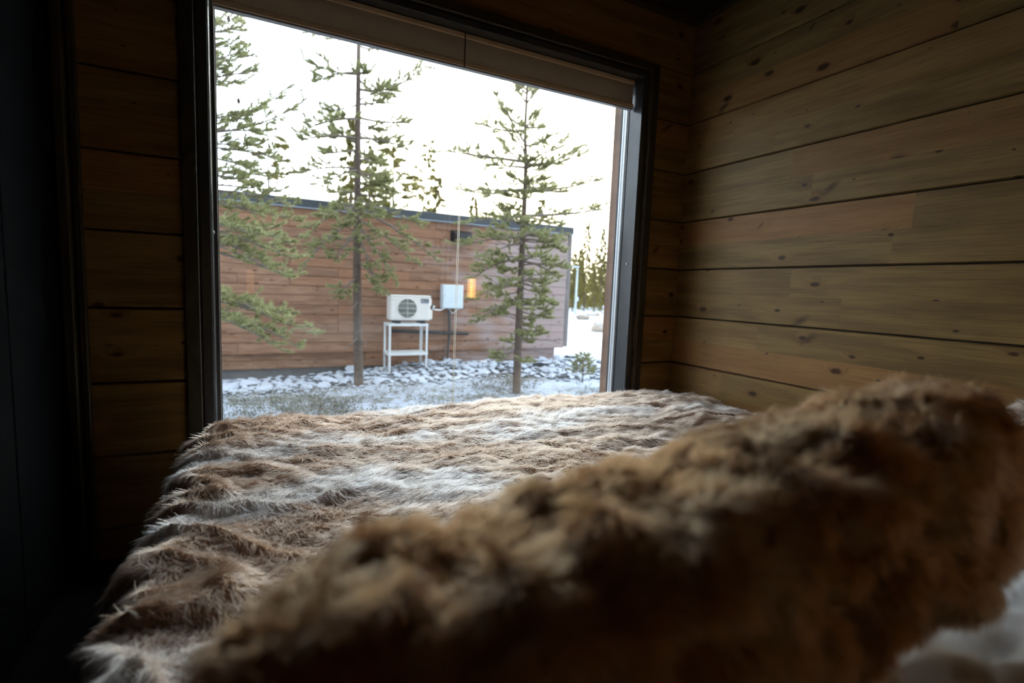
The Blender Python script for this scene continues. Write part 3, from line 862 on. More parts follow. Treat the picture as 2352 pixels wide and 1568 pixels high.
# ------------------------------------------------------------------ outdoors: ground
GZ = -0.57
CABY = 9.6                                  # front of the neighbouring cabin
def gheight(x, y):
    return GZ + 0.05 * fbm(x * 0.5, y * 0.5, 3) + 0.16 * sstep(7.6, 9.3, y) * sstep(12.5, 11.0, y) * sstep(7.5, 6.0, x) * (sstep(0.3, 3.2, x) - 0.42) - 0.05 * sstep(12, 30, y)
gx = np.concatenate([np.linspace(-40, -3, 30), np.linspace(-2.8, 9, 120), np.linspace(9.6, 70, 60)])
gy = np.concatenate([np.linspace(2.46, 11, 90), np.linspace(11.4, 75, 70)])
GX, GY = np.meshgrid(gx, gy, indexing='ij')
gp = np.stack([GX, GY, gheight(GX, GY)], -1)
gnd = link('ground', mesh_np('ground', gp.reshape(-1, 3), grid_faces(len(gx), len(gy)), True), M['ground']); tag(gnd, kind='structure')
def gz(x, y): return float(gheight(np.array([x]), np.array([y]))[0])

# ------------------------------------------------------------------ neighbouring cabin
cab = empty('log_cabin', (1.0, CABY, GZ)); tag(cab, 'neighbouring flat-roofed cabin clad in reddish brown horizontal boards', 'building')
cx0, cx1 = -4.5, P(1302, 600, CABY).x
ctop = P(900, 490, CABY).z - 0.06
sk = P(900, 804, CABY).z                    # top of the skirting boards
cbot = P(900, 839, CABY).z
boxo('wall_core', (cx0, CABY + 0.03, sk - 0.01), (cx1, CABY + 5.0, ctop), M['gasket'], cab)
boxo('sill_core', (cx0, CABY + 0.088, cbot), (cx1 - 0.19, CABY + 4.9, sk - 0.01), M['gasket'], cab)
boxo('foundation', (cx0 + 0.1, CABY + 0.12, GZ - 0.3), (cx1 - 0.15, CABY + 4.9, cbot), M['concrete'], cab)
nrow = 15
ph = (ctop - sk) / nrow
plank_cache = {}
def cabin_plank(x0, x1, z0, h, proud=0.0, mat=None):
    mat = mat or M['cabin_wood']
    key = (round(x1 - x0, 2), round(h, 3))
    if key not in plank_cache:
        me = MB().prism([(0.03, 0.0), (0.03, h), (-0.004, h), (-0.012, h - 0.012), (-0.02, 0.014), (-0.012, 0.0)], 0, round(x1 - x0, 2) - 0.005).mesh('plank')
        me.materials.append(mat); plank_cache[key] = me
    o = bpy.data.objects.new('plank', plank_cache[key]); COL.objects.link(o)
    o.location = (x0, CABY - proud, z0)
    o.parent = cab; o.matrix_parent_inverse = cab.matrix_basis.inverted()
    return o
for r in range(nrow):
    z0 = sk + r * ph
    cuts = [cx0] + sorted(rnd.choice([-2.2, -1.4, -0.3, 0.4]) + k * 2.7 for k in range(3)) + [cx1]
    cuts = [c for c in cuts if cx0 <= c <= cx1]
    for a, b in zip(cuts[:-1], cuts[1:]):
        cabin_plank(a, b, z0, ph, rnd.uniform(0, 0.004))
skh = (sk - cbot) / 2
for r in range(2):
    for a, b in ((cx0, -1.1 + r), (-1.1 + r, 2.4 - r * 0.6), (2.4 - r * 0.6, cx1 - 0.18)):
        cabin_plank(a, b, cbot + r * skh, skh, -0.060)
boxo('drip_board', (cx0, CABY - 0.035, sk - 0.012), (cx1, CABY + 0.02, sk + 0.008), M['cabin_wood'], cab)
boxo('roof_fascia', (cx0 - 0.1, CABY - 0.09, ctop), (cx1 + 0.10, CABY + 5.1, ctop + 0.15), M['fascia'], cab, 0.012)
boxo('drip_edge', (cx0 - 0.1, CABY - 0.10, ctop - 0.012), (cx1 + 0.11, CABY + 5.1, ctop + 0.004), M['fascia_metal'], cab)
o = MB().box((0, 0, 0), (ctop - sk - 0.25, 0.03, 0.09), 0.003).build('corner_board', M['grey_board']); o.rotation_euler = (0, -math.pi / 2, 0)
o.location = (cx1 + 0.09, CABY + 0.02, sk + 0.02); o.parent = cab; o.matrix_parent_inverse = cab.matrix_basis.inverted()
o = MB().box((0, 0, 0), (ctop - sk, 0.035, 0.10), 0.003).build('side_board', M['grey_board']); o.rotation_euler = (0, -math.pi / 2, 0)
o.location = (cx1 + 0.16, CABY + 0.06, sk); o.parent = cab; o.matrix_parent_inverse = cab.matrix_basis.inverted()
boxo('wall_slot', (P(1118, 551, CABY).x - 0.008, CABY - 0.022, P(1118, 554, CABY).z), (P(1118, 551, CABY).x + 0.008, CABY, P(1118, 549, CABY).z), M['black_plastic'], cab)

# vent hood high on the wall
a = P(1042, 527, CABY - 0.2); b = P(1086, 556, CABY - 0.2)
vh = empty('vent_hood', ((a.x + b.x) / 2, CABY, b.z)); tag(vh, 'black hooded wall vent under the cabin eave', 'vent')
VW, VH_ = (b.x - a.x), (a.z - b.z)
MB().prism([(CABY - 0.025, b.z), (CABY - 0.025, a.z), (CABY - 0.06, a.z), (CABY - 0.06, b.z)], a.x, b.x - 0.03).build('back_plate', M['black_plastic'], vh)
hood = MB()
y0, y1 = CABY - 0.06, CABY - 0.27
hood.add([(a.x + .02, y0, a.z), (b.x, y0, a.z), (b.x - .01, y1, a.z - VH_ * .45), (a.x + .03, y1, a.z - VH_ * .45),
          (a.x + .02, y0, b.z), (b.x, y0, b.z), (b.x - .01, y1, b.z + .02), (a.x + .03, y1, b.z + .02)],
         [(0, 1, 2, 3), (3, 2, 6, 7), (0, 3, 7, 4), (1, 5, 6, 2), (4, 7, 6, 5), (0, 4, 5, 1)])
hood.build('hood', M['black_plastic'], vh)
for k in range(3):
    zz = b.z + 0.045 + k * 0.022
    boxo('slat', (a.x + .05, y1 - 0.006, zz), (a.x + VW * .5, y1 + 0.01, zz + 0.009), M['pipe_grey'], vh)

# metal stand and heat pump unit ---------------------------------------
UY = CABY - 0.62                       # front of the unit
sL, sR = P(893, 745, UY).x, P(984, 745, UY).x
sT = P(940, 743, UY).z
gbase = P(890, 852, UY).z
st = empty('unit_stand', ((sL + sR) / 2, UY + 0.2, gbase)); tag(st, 'white angle-steel stand with a lower shelf under the outdoor unit', 'stand')
SD = 0.40
w_ = 0.042
def angle_post(x, y, sx, sy):
    mb = MB().box((x, y, gbase - 0.05), (x + sx * w_, y + sy * 0.006, sT)).box((x, y, gbase - 0.05), (x + sx * 0.006, y + sy * w_, sT))
    mb.build('leg', M['white_metal'], st)
for x, sx in ((sL, 1), (sR, -1)):
    for y, sy in ((UY, 1), (UY + SD, -1)):
        angle_post(x, y, sx, sy)
shz = P(940, 810, UY).z
for zz, nm in ((sT, 'top_rail'), (shz, 'shelf_rail')):
    boxo(nm, (sL, UY - 0.004, zz - 0.045), (sR, UY, zz), M['white_metal'], st)
    boxo(nm, (sL, UY + SD, zz - 0.045), (sR, UY + SD + 0.004, zz), M['white_metal'], st)
    boxo(nm, (sL - 0.004, UY, zz - 0.045), (sL, UY + SD, zz), M['white_metal'], st)
    boxo(nm, (sR, UY, zz - 0.045), (sR + 0.004, UY + SD, zz), M['white_metal'], st)
boxo('shelf', (sL + .006, UY + .01, shz - 0.012), (sR - .006, UY + SD - .01, shz - 0.006), M['white_metal'], st)
boxo('top_plate', (sL + .006, UY + .20, sT - 0.05), (sR - .006, UY + SD - .01, sT - 0.044), M['white_metal'], st)

uL, uR = P(897, 700, UY).x, P(989, 700, UY).x
uT, uB = P(940, 679, UY).z, P(940, 736, UY).z
hp = empty('heat_pump_unit', ((uL + uR) / 2, UY + 0.15, uB - 0.02)); tag(hp, 'cream white outdoor heat pump unit with a round fan grille', 'heat pump')
boxo('casing', (uL, UY, uB), (uR, UY + 0.30, uT), M['unit_white'], hp, 0.02)
boxo('top_cover', (uL - 0.006, UY - 0.006, uT - 0.02), (uR + 0.006, UY + 0.306, uT + 0.008), M['unit_white'], hp, 0.006)
boxo('side_cover', (uR, UY + 0.03, uB + 0.02), (uR + 0.05, UY + 0.22, uB + 0.19), M['unit_white'], hp, 0.012)
boxo('side_cover', (uR, UY + 0.03, uB + 0.27), (uR + 0.03, UY + 0.22, uT - 0.04), M['unit_white'], hp, 0.010)
for fx in (uL + 0.14, uR - 0.14):
    for fy in (UY + 0.03, UY + 0.25):
        boxo('foot', (fx - 0.05, fy - 0.02, sT), (fx + 0.05, fy + 0.02, uB), M['black_plastic'], hp, 0.004)
fc = P(936, 708, UY - 0.004); fr = 0.5 * (P(958, 708, UY).x - P(914, 708, UY).x)
mb = MB()
seg = 40
def disc(mb, cx, y, cz, r, y2=None, seg=40):
    vs = [(cx + r * math.cos(2 * math.pi * k / seg), y, cz + r * math.sin(2 * math.pi * k / seg)) for k in range(seg)]
    vs += [(v[0], y2, v[2]) for v in vs]
    fs = [tuple(range(seg)), tuple(range(2 * seg - 1, seg - 1, -1))] + [(k, (k + 1) % seg, (k + 1) % seg + seg, k + seg) for k in range(seg)]
    mb.add(vs, fs)
disc(mb, fc.x, UY - 0.004, fc.z, fr, UY + 0.02); mb.build('fan_recess', M['unit_grey'], hp)
boxo('front_panel', (fc.x - fr - 0.035, UY - 0.003, uB + 0.03), (fc.x + fr + 0.045, UY + 0.01, uT - 0.05), M['unit_white'], hp, 0.004)
for k in range(3):
    an = k * 2 * math.pi / 3 + 0.4
    bl_ = MB()
    v = []
    for q in range(7):
        t = an + (q / 6 - 0.5) * 1.5
        v.append((fc.x + fr * 0.85 * math.cos(t), UY - 0.006 - 0.004 * q / 6, fc.z + fr * 0.85 * math.sin(t)))
    v2 = [(p_[0], p_[1] + 0.004, p_[2]) for p_ in v]
    hub = (fc.x, UY - 0.007, fc.z); hub2 = (fc.x, UY - 0.004, fc.z)
    bl_.add([hub] + v + [hub2] + v2, [(0, i + 1, i + 2) for i in range(6)] + [(8, i + 10, i + 9) for i in range(6)] + [(i + 1, i + 9, i + 10, i + 2) for i in range(6)])
    bl_.build('fan_blade', M['unit_blade'], hp)
for k in range(1, 8):      # concentric guard wires
    rr_ = fr * k / 8
    pts_ = [(fc.x + rr_ * math.cos(2 * math.pi * q / 28), UY - 0.012, fc.z + rr_ * math.sin(2 * math.pi * q / 28)) for q in range(29)]
    MB().tube(pts_, 0.0016, 5, False).build('guard_ring', M['unit_grey'], hp)
mbr = MB()
ring_pts = [(fc.x + fr * math.cos(2 * math.pi * q / 40), UY - 0.008, fc.z + fr * math.sin(2 * math.pi * q / 40)) for q in range(41)]
mbr.tube(ring_pts, 0.006, 6, False).build('grille_rim', M['unit_white'], hp)
for zz in (-0.5, 0.0, 0.5):
    hw = fr * math.sqrt(1 - zz * zz)
    MB().tube([(fc.x - hw, UY - 0.014, fc.z + zz * fr), (fc.x + hw, UY - 0.014, fc.z + zz * fr)], 0.0042, 6).build('grille_bar', M['unit_white'], hp)
MB().tube([(fc.x, UY - 0.014, fc.z - fr), (fc.x, UY - 0.014, fc.z + fr)], 0.0042, 6).build('grille_bar', M['unit_white'], hp)
# maker's plaque: dark field with a three-lozenge emblem and lettering, pale strip below
pA, pB = P(967, 686, UY), P(985, 697, UY)
pl = boxo('name_plaque', (pA.x, UY - 0.004, pB.z + 0.022), (pB.x, UY + 0.001, pA.z), M['plaque'], hp)
boxo('plaque_strip', (pA.x, UY - 0.004, pB.z), (pB.x, UY + 0.001, pB.z + 0.022), M['plaque_light'], hp)
pw, phh = pB.x - pA.x, pA.z - pB.z - 0.022
em = MB()
ex, ez, es = pA.x + pw * 0.19, pA.z - phh * 0.5, phh * 0.24
for an in (90, 210, 330):
    t = math.radians(an); d0 = Vector((math.cos(t), 0, math.sin(t))); l1 = Vector((math.cos(t + math.pi / 6), 0, math.sin(t + math.pi / 6))); l2 = Vector((math.cos(t - math.pi / 6), 0, math.sin(t - math.pi / 6)))
    c0 = Vector((ex, UY - 0.0055, ez - 0.004))
    q = [c0, c0 + l1 * es, c0 + (l1 + l2) * es, c0 + l2 * es]
    em.add(q + [p_ + Vector((0, 0.0015, 0)) for p_ in q], [(0, 1, 2, 3), (4, 5, 6, 7), (0, 1, 5, 4), (1, 2, 6, 5), (2, 3, 7, 6), (3, 0, 4, 7)])
em.build('emblem', M['print_white'], hp)
def lettering(txt, x, y, z, width, mat, parent, name='lettering'):
    cu = bpy.data.curves.new('txt', 'FONT'); cu.body = txt; cu.size = 0.1; cu.extrude = 0.001
    to = bpy.data.objects.new('txt', cu); COL.objects.link(to)
    dg = bpy.context.evaluated_depsgraph_get()
    me = bpy.data.meshes.new_from_object(to.evaluated_get(dg))
    bpy.data.objects.remove(to); bpy.data.curves.remove(cu)
    co = np.empty(len(me.vertices) * 3, np.float32); me.vertices.foreach_get('co', co); co = co.reshape(-1, 3)
    s = width / (co[:, 0].max() - co[:, 0].min())
    out = np.stack([x + (co[:, 0] - co[:, 0].min()) * s, y - co[:, 2], z + co[:, 1] * s], -1)
    me.vertices.foreach_set('co', out.ravel().astype(np.float32)); me.update()
    me.materials.clear(); me.materials.append(mat)
    return link(name, me, mat, parent)
lettering('MITSUBISHI', pA.x + pw * 0.36, UY - 0.0055, pA.z - phh * 0.46, pw * 0.58, M['print_white'], hp)
lettering('ELECTRIC', pA.x + pw * 0.36, UY - 0.0055, pA.z - phh * 0.85, pw * 0.5, M['print_white'], hp)
# valve and insulated line to the cabinet
vp = P(995, 704, UY + 0.15)
va = empty('pipe_valve', vp); tag(va, 'small black and white pipe valve beside the outdoor unit', 'valve')
boxo('valve_body', (vp.x - .03, vp.y - .03, vp.z - .05), (vp.x + .03, vp.y + .03, vp.z + .04), M['black_plastic'], va, .008)
MB().tube([(vp.x, vp.y - .03, vp.z + .005), (vp.x, vp.y - .055, vp.z + .005)], .02, 10).build('valve_cap', M['white_metal'], va)
MB().tube([(vp.x - .01, vp.y - .03, vp.z - .03), (vp.x - .01, vp.y - .05, vp.z - .03)], .015, 10).build('valve_cap', M['white_metal'], va)

# electrical cabinet
CBY = CABY - 0.20
eA, eB = P(1018, 653, CBY), P(1064, 709, CBY)
eb = empty('electrical_cabinet', ((eA.x + eB.x) / 2, CABY, eB.z)); tag(eb, 'pale blue-grey electrical box fixed to the cabin wall', 'electrical box')
boxo('body', (eA.x, CBY + 0.015, eB.z), (eB.x, CABY - 0.022, eA.z), M['box_grey'], eb, 0.008)
boxo('door', (eA.x + 0.012, CBY, eB.z + 0.012), (eB.x - 0.035, CBY + 0.018, eA.z - 0.012), M['box_grey'], eb, 0.004)
MB().tube([(eA.x + .05, CBY - .006, (eA.z + eB.z) / 2 + .02), (eA.x + .05, CBY + .002, (eA.z + eB.z) / 2 + .02)], .008, 10).build('lock', M['pipe_grey'], eb)
mid = (eA.x + eB.x) / 2
MB().tube([(eA.x + .16, CABY - .1, eB.z), (mid + .02, CABY - .11, eB.z - .10), (eB.x - .05, CABY - .1, eB.z)], .011, 8).build('loop_pipe', M['white_metal'], eb)
# conduit, horizontal pipe, cables
c0 = P(1030, 712, CABY - .10); c1_ = P(1033, 770, CABY - .08); c2_ = P(1026, 848, CABY - .10)
tag(MB().tube([c0, P(1033, 740, CABY - .09), c1_, P(1029, 800, CABY - .09), c2_], [.030, .030, .026, .020, .016], 10).build('conduit', M['pipe_grey']), 'dark grey conduit running down from the electrical box', 'conduit')
tag(MB().tube([P(1024, 790, CABY - .12), P(1020, 815, CABY - .12), P(1010, 850, CABY - .16)], .010, 8).build('cable', M['pipe_grey']), 'thin dark cable slanting to the ground left of the conduit', 'cable')
h0, h1 = P(900, 759, CABY - .09), P(1075, 766, CABY - .09)
tag(MB().tube([h0, (h0 + h1) / 2, h1], .032, 12).build('horizontal_pipe', M['black_plastic']), 'black horizontal pipe along the cabin wall behind the stand', 'pipe')
k0 = [P(992, 760, CABY - .06), P(1010, 750, CABY - .06), P(1035, 746, CABY - .06), P(1058, 756, CABY - .06), P(1066, 772, CABY - .06), P(1062, 790, CABY - .06), P(1050, 803, CABY - .06), P(1036, 808, CABY - .06)]
tag(MB().tube(k0, .0055, 6).build('cable', M['copper']), 'tan cable looping over the black pipe', 'cable')
k1 = [P(991, 710, UY + .15), P(1000, 711, UY + .2), P(1010, 712, CABY - .2), P(1022, 708, CABY - .13)]
tag(MB().tube(k1, .012, 8).build('cable', M['white_metal']), 'white cable sagging between outdoor unit and electrical box', 'cable')
# pale pipe stubs along the foundation
for (px, py, w, lab) in ((996, 842, .070, 'pale pipe stub nearest the stand'), (1035, 840, .062, 'pale pipe stub beside the conduit foot'), (1049, 841, .035, 'small pale pipe stub right of the conduit'),
                    (1110, 836, .078, 'low white pipe stub below the lamp reflection'), (876, 852, .040, 'white pipe stub left of the stand')):
    p = P(px, py, CABY - .28)
    s = empty('pipe_stub', (p.x, p.y, p.z - .15)); tag(s, lab, 'pipe')
    MB().tube([(p.x, p.y, p.z - .2), (p.x, p.y, p.z + .05)], w, 16).build('tube', M['white_metal'], s)
    MB().tube([(p.x, p.y, p.z + .05), (p.x, p.y, p.z + .07)], [w * 1.06, w * 0.95], 16).build('cap', M['white_metal'], s)

# ------------------------------------------------------------------ rocks
def rock_mesh(seed, flat):
    r = np.random.default_rng(seed)
    import bmesh
    bm = bmesh.new(); bmesh.ops.create_icosphere(bm, subdivisions=2, radius=1.0)
    nv = [(Vector(r.normal(0, 1, 3)).normalized(), r.uniform(0.55, 0.9)) for _ in range(9)]
    for v in bm.verts:
        d = v.co.normalized(); k = 1.0
        for n, t in nv:
            q = d.dot(n)
            if q > 1e-3: k = min(k, t / q)
        v.co = d * k * (1 + r.normal(0, 0.03))
        v.co.z *= flat
    me = bpy.data.meshes.new('rock'); bm.to_mesh(me); bm.free()
    me.materials.append(M['slate'])
    return me
rmesh = [rock_mesh(40 + k, f) for k, f in enumerate((0.45, 0.38, 0.55, 0.42, 0.6, 0.35, 0.5, 0.45))]
def rock_zone(x, y):
    if y > CABY - 0.05 and x < cx1: return False
    if x < 4.3:
        edge = 8.25 + 0.25 * math.sin(x * 1.7) - 0.10 * (x < 1.2)
    else:
        edge = 8.2 - (x - 4.3) * 0.45
    return y > edge and y < 10.4 and x < 7.2 - max(0, (y - 9.6)) * 0.6
spots = []
tries = 0
while len(spots) < 620 and tries < 40000:
    tries += 1
    x, y = rnd.uniform(-1.6, 7.2), rnd.uniform(6.6, 10.3)
    if not rock_zone(x, y): continue
    s = rnd.choice((0.07, 0.08, 0.09, 0.10, 0.12, 0.14, 0.17))
    if any((x - a) ** 2 + (y - b) ** 2 < (0.72 * (s + c)) ** 2 for a, b, c in spots): continue
    if sL - .1 < x < sR + .1 and y > UY - 0.1 and s > .1: continue
    spots.append((x, y, s))
def seen(x, y):
    r_ = x / y
    return -0.07 < r_ < 0.77
spots.sort(key=lambda q: (not seen(q[0], q[1]), -q[2] / q[1]))
extra_v, extra_f, nvv = [], [], 0
for i, (x, y, s) in enumerate(spots):
    me = rmesh[i % len(rmesh)]
    ez, rot = gz(x, y), (rnd.uniform(-.35, .35), rnd.uniform(-.35, .35), rnd.uniform(0, 6.28))
    sc_ = (s * rnd.uniform(.85, 1.35), s * rnd.uniform(.8, 1.1), s * rnd.uniform(.85, 1.2))
    if i < 300:
        o = bpy.data.objects.new('rock', me); COL.objects.link(o)
        o.location = (x, y, ez + s * 0.18); o.rotation_euler = rot; o.scale = sc_
        tag(o, 'snow-dusted grey slate stone in the rubble along the cabin wall', 'stone', 'slate stones along the cabin')
    else:
        mm = Matrix.Translation((x, y, ez + s * .18)) @ Matrix.Rotation(rot[2], 4, 'Z') @ Matrix.Rotation(rot[0], 4, 'X') @ Matrix.Diagonal((sc_[0], sc_[1], sc_[2], 1))
        co = np.array([mm @ v.co for v in me.vertices]); f = np.array([p.vertices[:] for p in me.polygons])
        extra_v.append(co); extra_f.append(f + nvv); nvv += len(co)
# fine rubble between the stones
base = rock_mesh(77, 0.5)
bco = np.array([v.co[:] for v in base.vertices]); bf = np.array([p.vertices[:] for p in base.polygons])
cnt = 0
while cnt < 700:
    x, y = rnd.uniform(-1.8, 7.2), rnd.uniform(6.4, 10.3)
    if not (rock_zone(x, y) or rock_zone(x, y + 0.3)) or (y > CABY - .12 and x < cx1): continue
    s = rnd.uniform(.025, .06); a_ = rnd.uniform(0, 6.28)
    R_ = np.array([[math.cos(a_), -math.sin(a_), 0], [math.sin(a_), math.cos(a_), 0], [0, 0, 1]])
    extra_v.append((bco * s) @ R_.T + np.array([x, y, gz(x, y) + s * .25])); extra_f.append(bf + nvv); nvv += len(bco); cnt += 1
rub = link('rubble', mesh_np('rubble', np.concatenate(extra_v), np.concatenate(extra_f)), M['slate'])
tag(rub, 'small snow-dusted slate rubble filling the gaps between stones', 'rubble', kind='stuff')
for (px, py, Y, s, flat, lab) in ((1338, 719, 26.0, .45, .6, 'tan boulder capped with snow on the open yard'), (1366, 711, 30.5, .55, .5, 'low grey boulder behind the tan one'),
                             (1378, 746, 17.5, .46, .75, 'round tan boulder half hidden by the window frame')):
    p = P(px, py, Y)
    me = rock_mesh(int(px), flat); me.materials.clear(); me.materials.append(M['granite'])
    o = bpy.data.objects.new('boulder', me); COL.objects.link(o)
    o.location = (p.x, p.y, gz(p.x, p.y) + s * flat * .35); o.scale = (s * 1.2, s, s); o.rotation_euler = (0, 0, px)
    tag(o, lab, 'boulder')
# dry heath sprigs poking through the snow
n = 13000
hx = rng.uniform(-1.9, 6.4, n); hy = rng.uniform(4.2, 8.6, n)
dens = -0.15 + fbm(hx * 0.9 + 3, hy * 0.9, 2) + 1.5 * np.exp(-((hx - 0.45) / .6) ** 2 - ((hy - 6.6) / .8) ** 2)
kp = rng.uniform(-0.5, 1.0, n) < dens
hx, hy = hx[kp], hy[kp]; n = len(hx)
hz = gheight(hx, hy)
nl = 6
V = np.empty((n * nl, 3, 3), np.float32)
for k in range(nl):
    an = rng.uniform(0, 2 * np.pi, n); el = rng.uniform(.05, 1.0, n); ln = rng.uniform(.015, .045, n) * (1 + .6 * np.clip(dens[kp], 0, 1)); wd = rng.uniform(.005, .014, n)
    bx, by_, bz = hx + rng.normal(0, .03, n), hy + rng.normal(0, .03, n), hz + rng.uniform(-.01, .05, n)
    d = np.stack([np.cos(an) * np.cos(el), np.sin(an) * np.cos(el), np.sin(el)], -1); sd = np.stack([-np.sin(an), np.cos(an), 0 * an], -1)
    b0 = np.stack([bx, by_, bz], -1)
    V[k::nl, 0] = b0 - sd * wd[:, None]; V[k::nl, 1] = b0 + sd * wd[:, None]; V[k::nl, 2] = b0 + d * ln[:, None]
ht = link('heath_sprigs', mesh_np('heath_sprigs', V.reshape(-1, 3), np.arange(n * nl * 3).reshape(-1, 3)), M['heath'])
tag(ht, 'frosted heath and lingonberry sprigs poking through thin snow', 'ground cover', kind='stuff')

# ------------------------------------------------------------------ trees
def needles_mesh(name, shoots, per, nlen, nwid, seed, spread=0.75):
    """shoots: list of (p0, p1); needles are slim triangles bristling along each shoot"""
    r = np.random.default_rng(seed)
    p0 = np.array([s[0][:] for s in shoots]); p1 = np.array([s[1][:] for s in shoots])
    ax = p1 - p0; L = np.linalg.norm(ax, axis=1, keepdims=True); ax = ax / np.maximum(L, 1e-6)
    n = len(shoots)
    t = r.uniform(0.05, 1.0, (n, per, 1))
    base = p0[:, None] + (p1 - p0)[:, None] * t
    rv = r.normal(0, 1, (n, per, 3)); rv -= ax[:, None] * (rv * ax[:, None]).sum(-1, keepdims=True)
    rv /= np.maximum(np.linalg.norm(rv, axis=-1, keepdims=True), 1e-6)
    d = ax[:, None] * (0.55 + 0.5 * t) + rv * spread * r.uniform(0.6, 1.1, (n, per, 1)) + np.array([0, 0, 0.12])
    d /= np.linalg.norm(d, axis=-1, keepdims=True)
    sd = np.cross(d, r.normal(0, 1, (n, per, 3))); sd /= np.maximum(np.linalg.norm(sd, axis=-1, keepdims=True), 1e-6)
    ln = nlen * r.uniform(0.7, 1.15, (n, per, 1))
    V = np.stack([base - sd * nwid, base + sd * nwid, base + d * ln], 2)
    return mesh_np(name, V.reshape(-1, 3), np.arange(n * per * 3).reshape(-1, 3))

def curve_pts(a, b, sag, n=7, side=0.0):
    """from trunk to tip; sag > 0 droops in the middle then lifts the tip"""
    a, b = Vector(a), Vector(b)
    d = b - a
    s = d.cross(Vector((0, 0, 1))); s = s.normalized() if s.length > 1e-6 else Vector((1, 0, 0))
    return [a + d * t + Vector((0, 0, -sag * 4 * t * (1 - t))) + s * side * math.sin(math.pi * t) for t in [k / (n - 1) for k in range(n)]]

def pine_branch(parent, a, b, r0, sag, rs, shoot=0.11, bare=0.3, nsub=7, per=34, nlen=0.045, nwid=0.0018, dead=False, sublen=0.38):
    """branch wood as a part, its needles as a sub-part"""
    pts = curve_pts(a, b, sag, 8, rs.uniform(-.06, .06))
    L = (pts[-1] - pts[0]).length
    mb = MB().tube(pts, [r0 * (1 - 0.8 * k / 7) for k in range(8)], 5, False)
    shoots = []
    def at(t):
        f = t * 7; i = min(int(f), 6); return pts[i].lerp(pts[i + 1], f - i)
    main = (pts[-1] - pts[0]).normalized()
    for k in range(nsub):
        t = bare + (1 - bare) * (k + rs.random()) / nsub
        p = at(min(t, .98))
        sgn = 1 if k % 2 else -1
        sv = main.cross(Vector((0, 0, 1)))
        sv = sv.normalized() if sv.length > .05 else Vector((1, 0, 0))
        sl = L * sublen * (1.15 - t) * rs.uniform(.6, 1.2) + shoot * .6
        dr = (main * rs.uniform(.5, 1.0) + sv * sgn * rs.uniform(.4, 1.1) + Vector((0, 0, rs.uniform(-.15, .45)))).normalized()
        q = p + dr * sl
        midp = p.lerp(q, .5) + Vector((0, 0, -sl * .06))
        mb.tube([p, midp, q], [r0 * .35, r0 * .25, r0 * .12], 4, False)
        if dead: continue
        ns = max(1, int(sl / shoot))
        shoots.append((p.lerp(q, max(0, 1 - shoot / sl)), q))
        for j in range(ns):
            u = rs.uniform(.25, 1.0)
            c = p.lerp(q, u)
            d2 = (dr * .8 + Vector((rs.uniform(-1, 1), rs.uniform(-1, 1), rs.uniform(-.2, .9))) * .75).normalized()
            e = c + d2 * shoot * rs.uniform(.6, 1.15)
            mb.tube([c, e], [r0 * .14, r0 * .08], 3, False)
            shoots.append((c.lerp(e, .15), e))
    if not dead:
        shoots.append((at(.86), pts[-1]))
        for j in range(2):
            t = rs.uniform(.55, 1.0); c = at(t)
            e = c + (main + Vector((rs.uniform(-.6, .6), rs.uniform(-.6, .6), rs.uniform(0, .7)))).normalized() * shoot
            shoots.append((c, e))
    br = link('branch', mb.mesh('branch'), M['twig'], parent)
    if shoots:
        me = needles_mesh('needles', shoots, per, nlen, nwid, rs.randrange(10 ** 6)); me.materials.append(M['needle'])
        nd = bpy.data.objects.new('needles', me); COL.objects.link(nd)
        nd.parent = br
        nd['kind'] = 'stuff'
    return br

def trunk(parent, pts, rs_, name='trunk'):
    return MB().tube(pts, rs_, 12).build(name, M['bark'], parent)

def pine_from_photo(name, label, trunk_px, Y, tops, specs, fill, seed, r_base, **kw):
    """trunk_px: pixels down the trunk; specs: (start row, tip x, tip row, tip depth, sag)"""
    rs = random.Random(seed)
    tp = [P(px, py, Y) for px, py in trunk_px]
    tp.append(tp[-1] + Vector((0, 0, -0.3)))
    top = tp[0] + Vector((0, 0, tops)); 
    root = empty(name, (tp[-2].x, Y, tp[-2].z)); tag(root, label, 'tree', 'pine trees outside the window')
    zs = [p.z for p in tp]
    allp = [top] + tp
    H = top.z - tp[-2].z
    trunk(root, allp, [0.012] + [max(0.016, r_base * ((top.z - p.z) / H) ** 0.6) for p in tp])
    def on_trunk(z):
        for p, q in zip(allp[:-1], allp[1:]):
            if q.z <= z <= p.z: return p.lerp(q, (p.z - z) / max(p.z - q.z, 1e-6))
        return allp[0] if z > allp[0].z else allp[-1]
    for (row, ex, ey, dY, sag) in specs:
        z = P(trunk_px[0][0], row, Y).z
        a = on_trunk(z)
        b = P(ex, ey, Y + dY)
        pine_branch(root, a, b, 0.015 + 0.007 * (b - a).length, sag, rs, **kw)
    for (z0, z1, cnt, l0, l1, up) in fill:
        for k in range(cnt):
            z = z0 + (z1 - z0) * (k + rs.random()) / cnt
            a = on_trunk(z); t = (z - z0) / (z1 - z0)
            L = l0 + (l1 - l0) * t; L *= rs.uniform(.65, 1.1)
            an = rs.uniform(0, 2 * math.pi)
            b = a + Vector((math.cos(an) * L, math.sin(an) * L, L * rs.uniform(up[0], up[1])))
            if b.y > CABY - 0.15 and b.z < 2.6: b.y = CABY - 0.15 - rs.uniform(0, .2)
            pine_branch(root, a, b, 0.011 + 0.006 * L, L * rs.uniform(-.06, .08), rs, **kw)
    return root

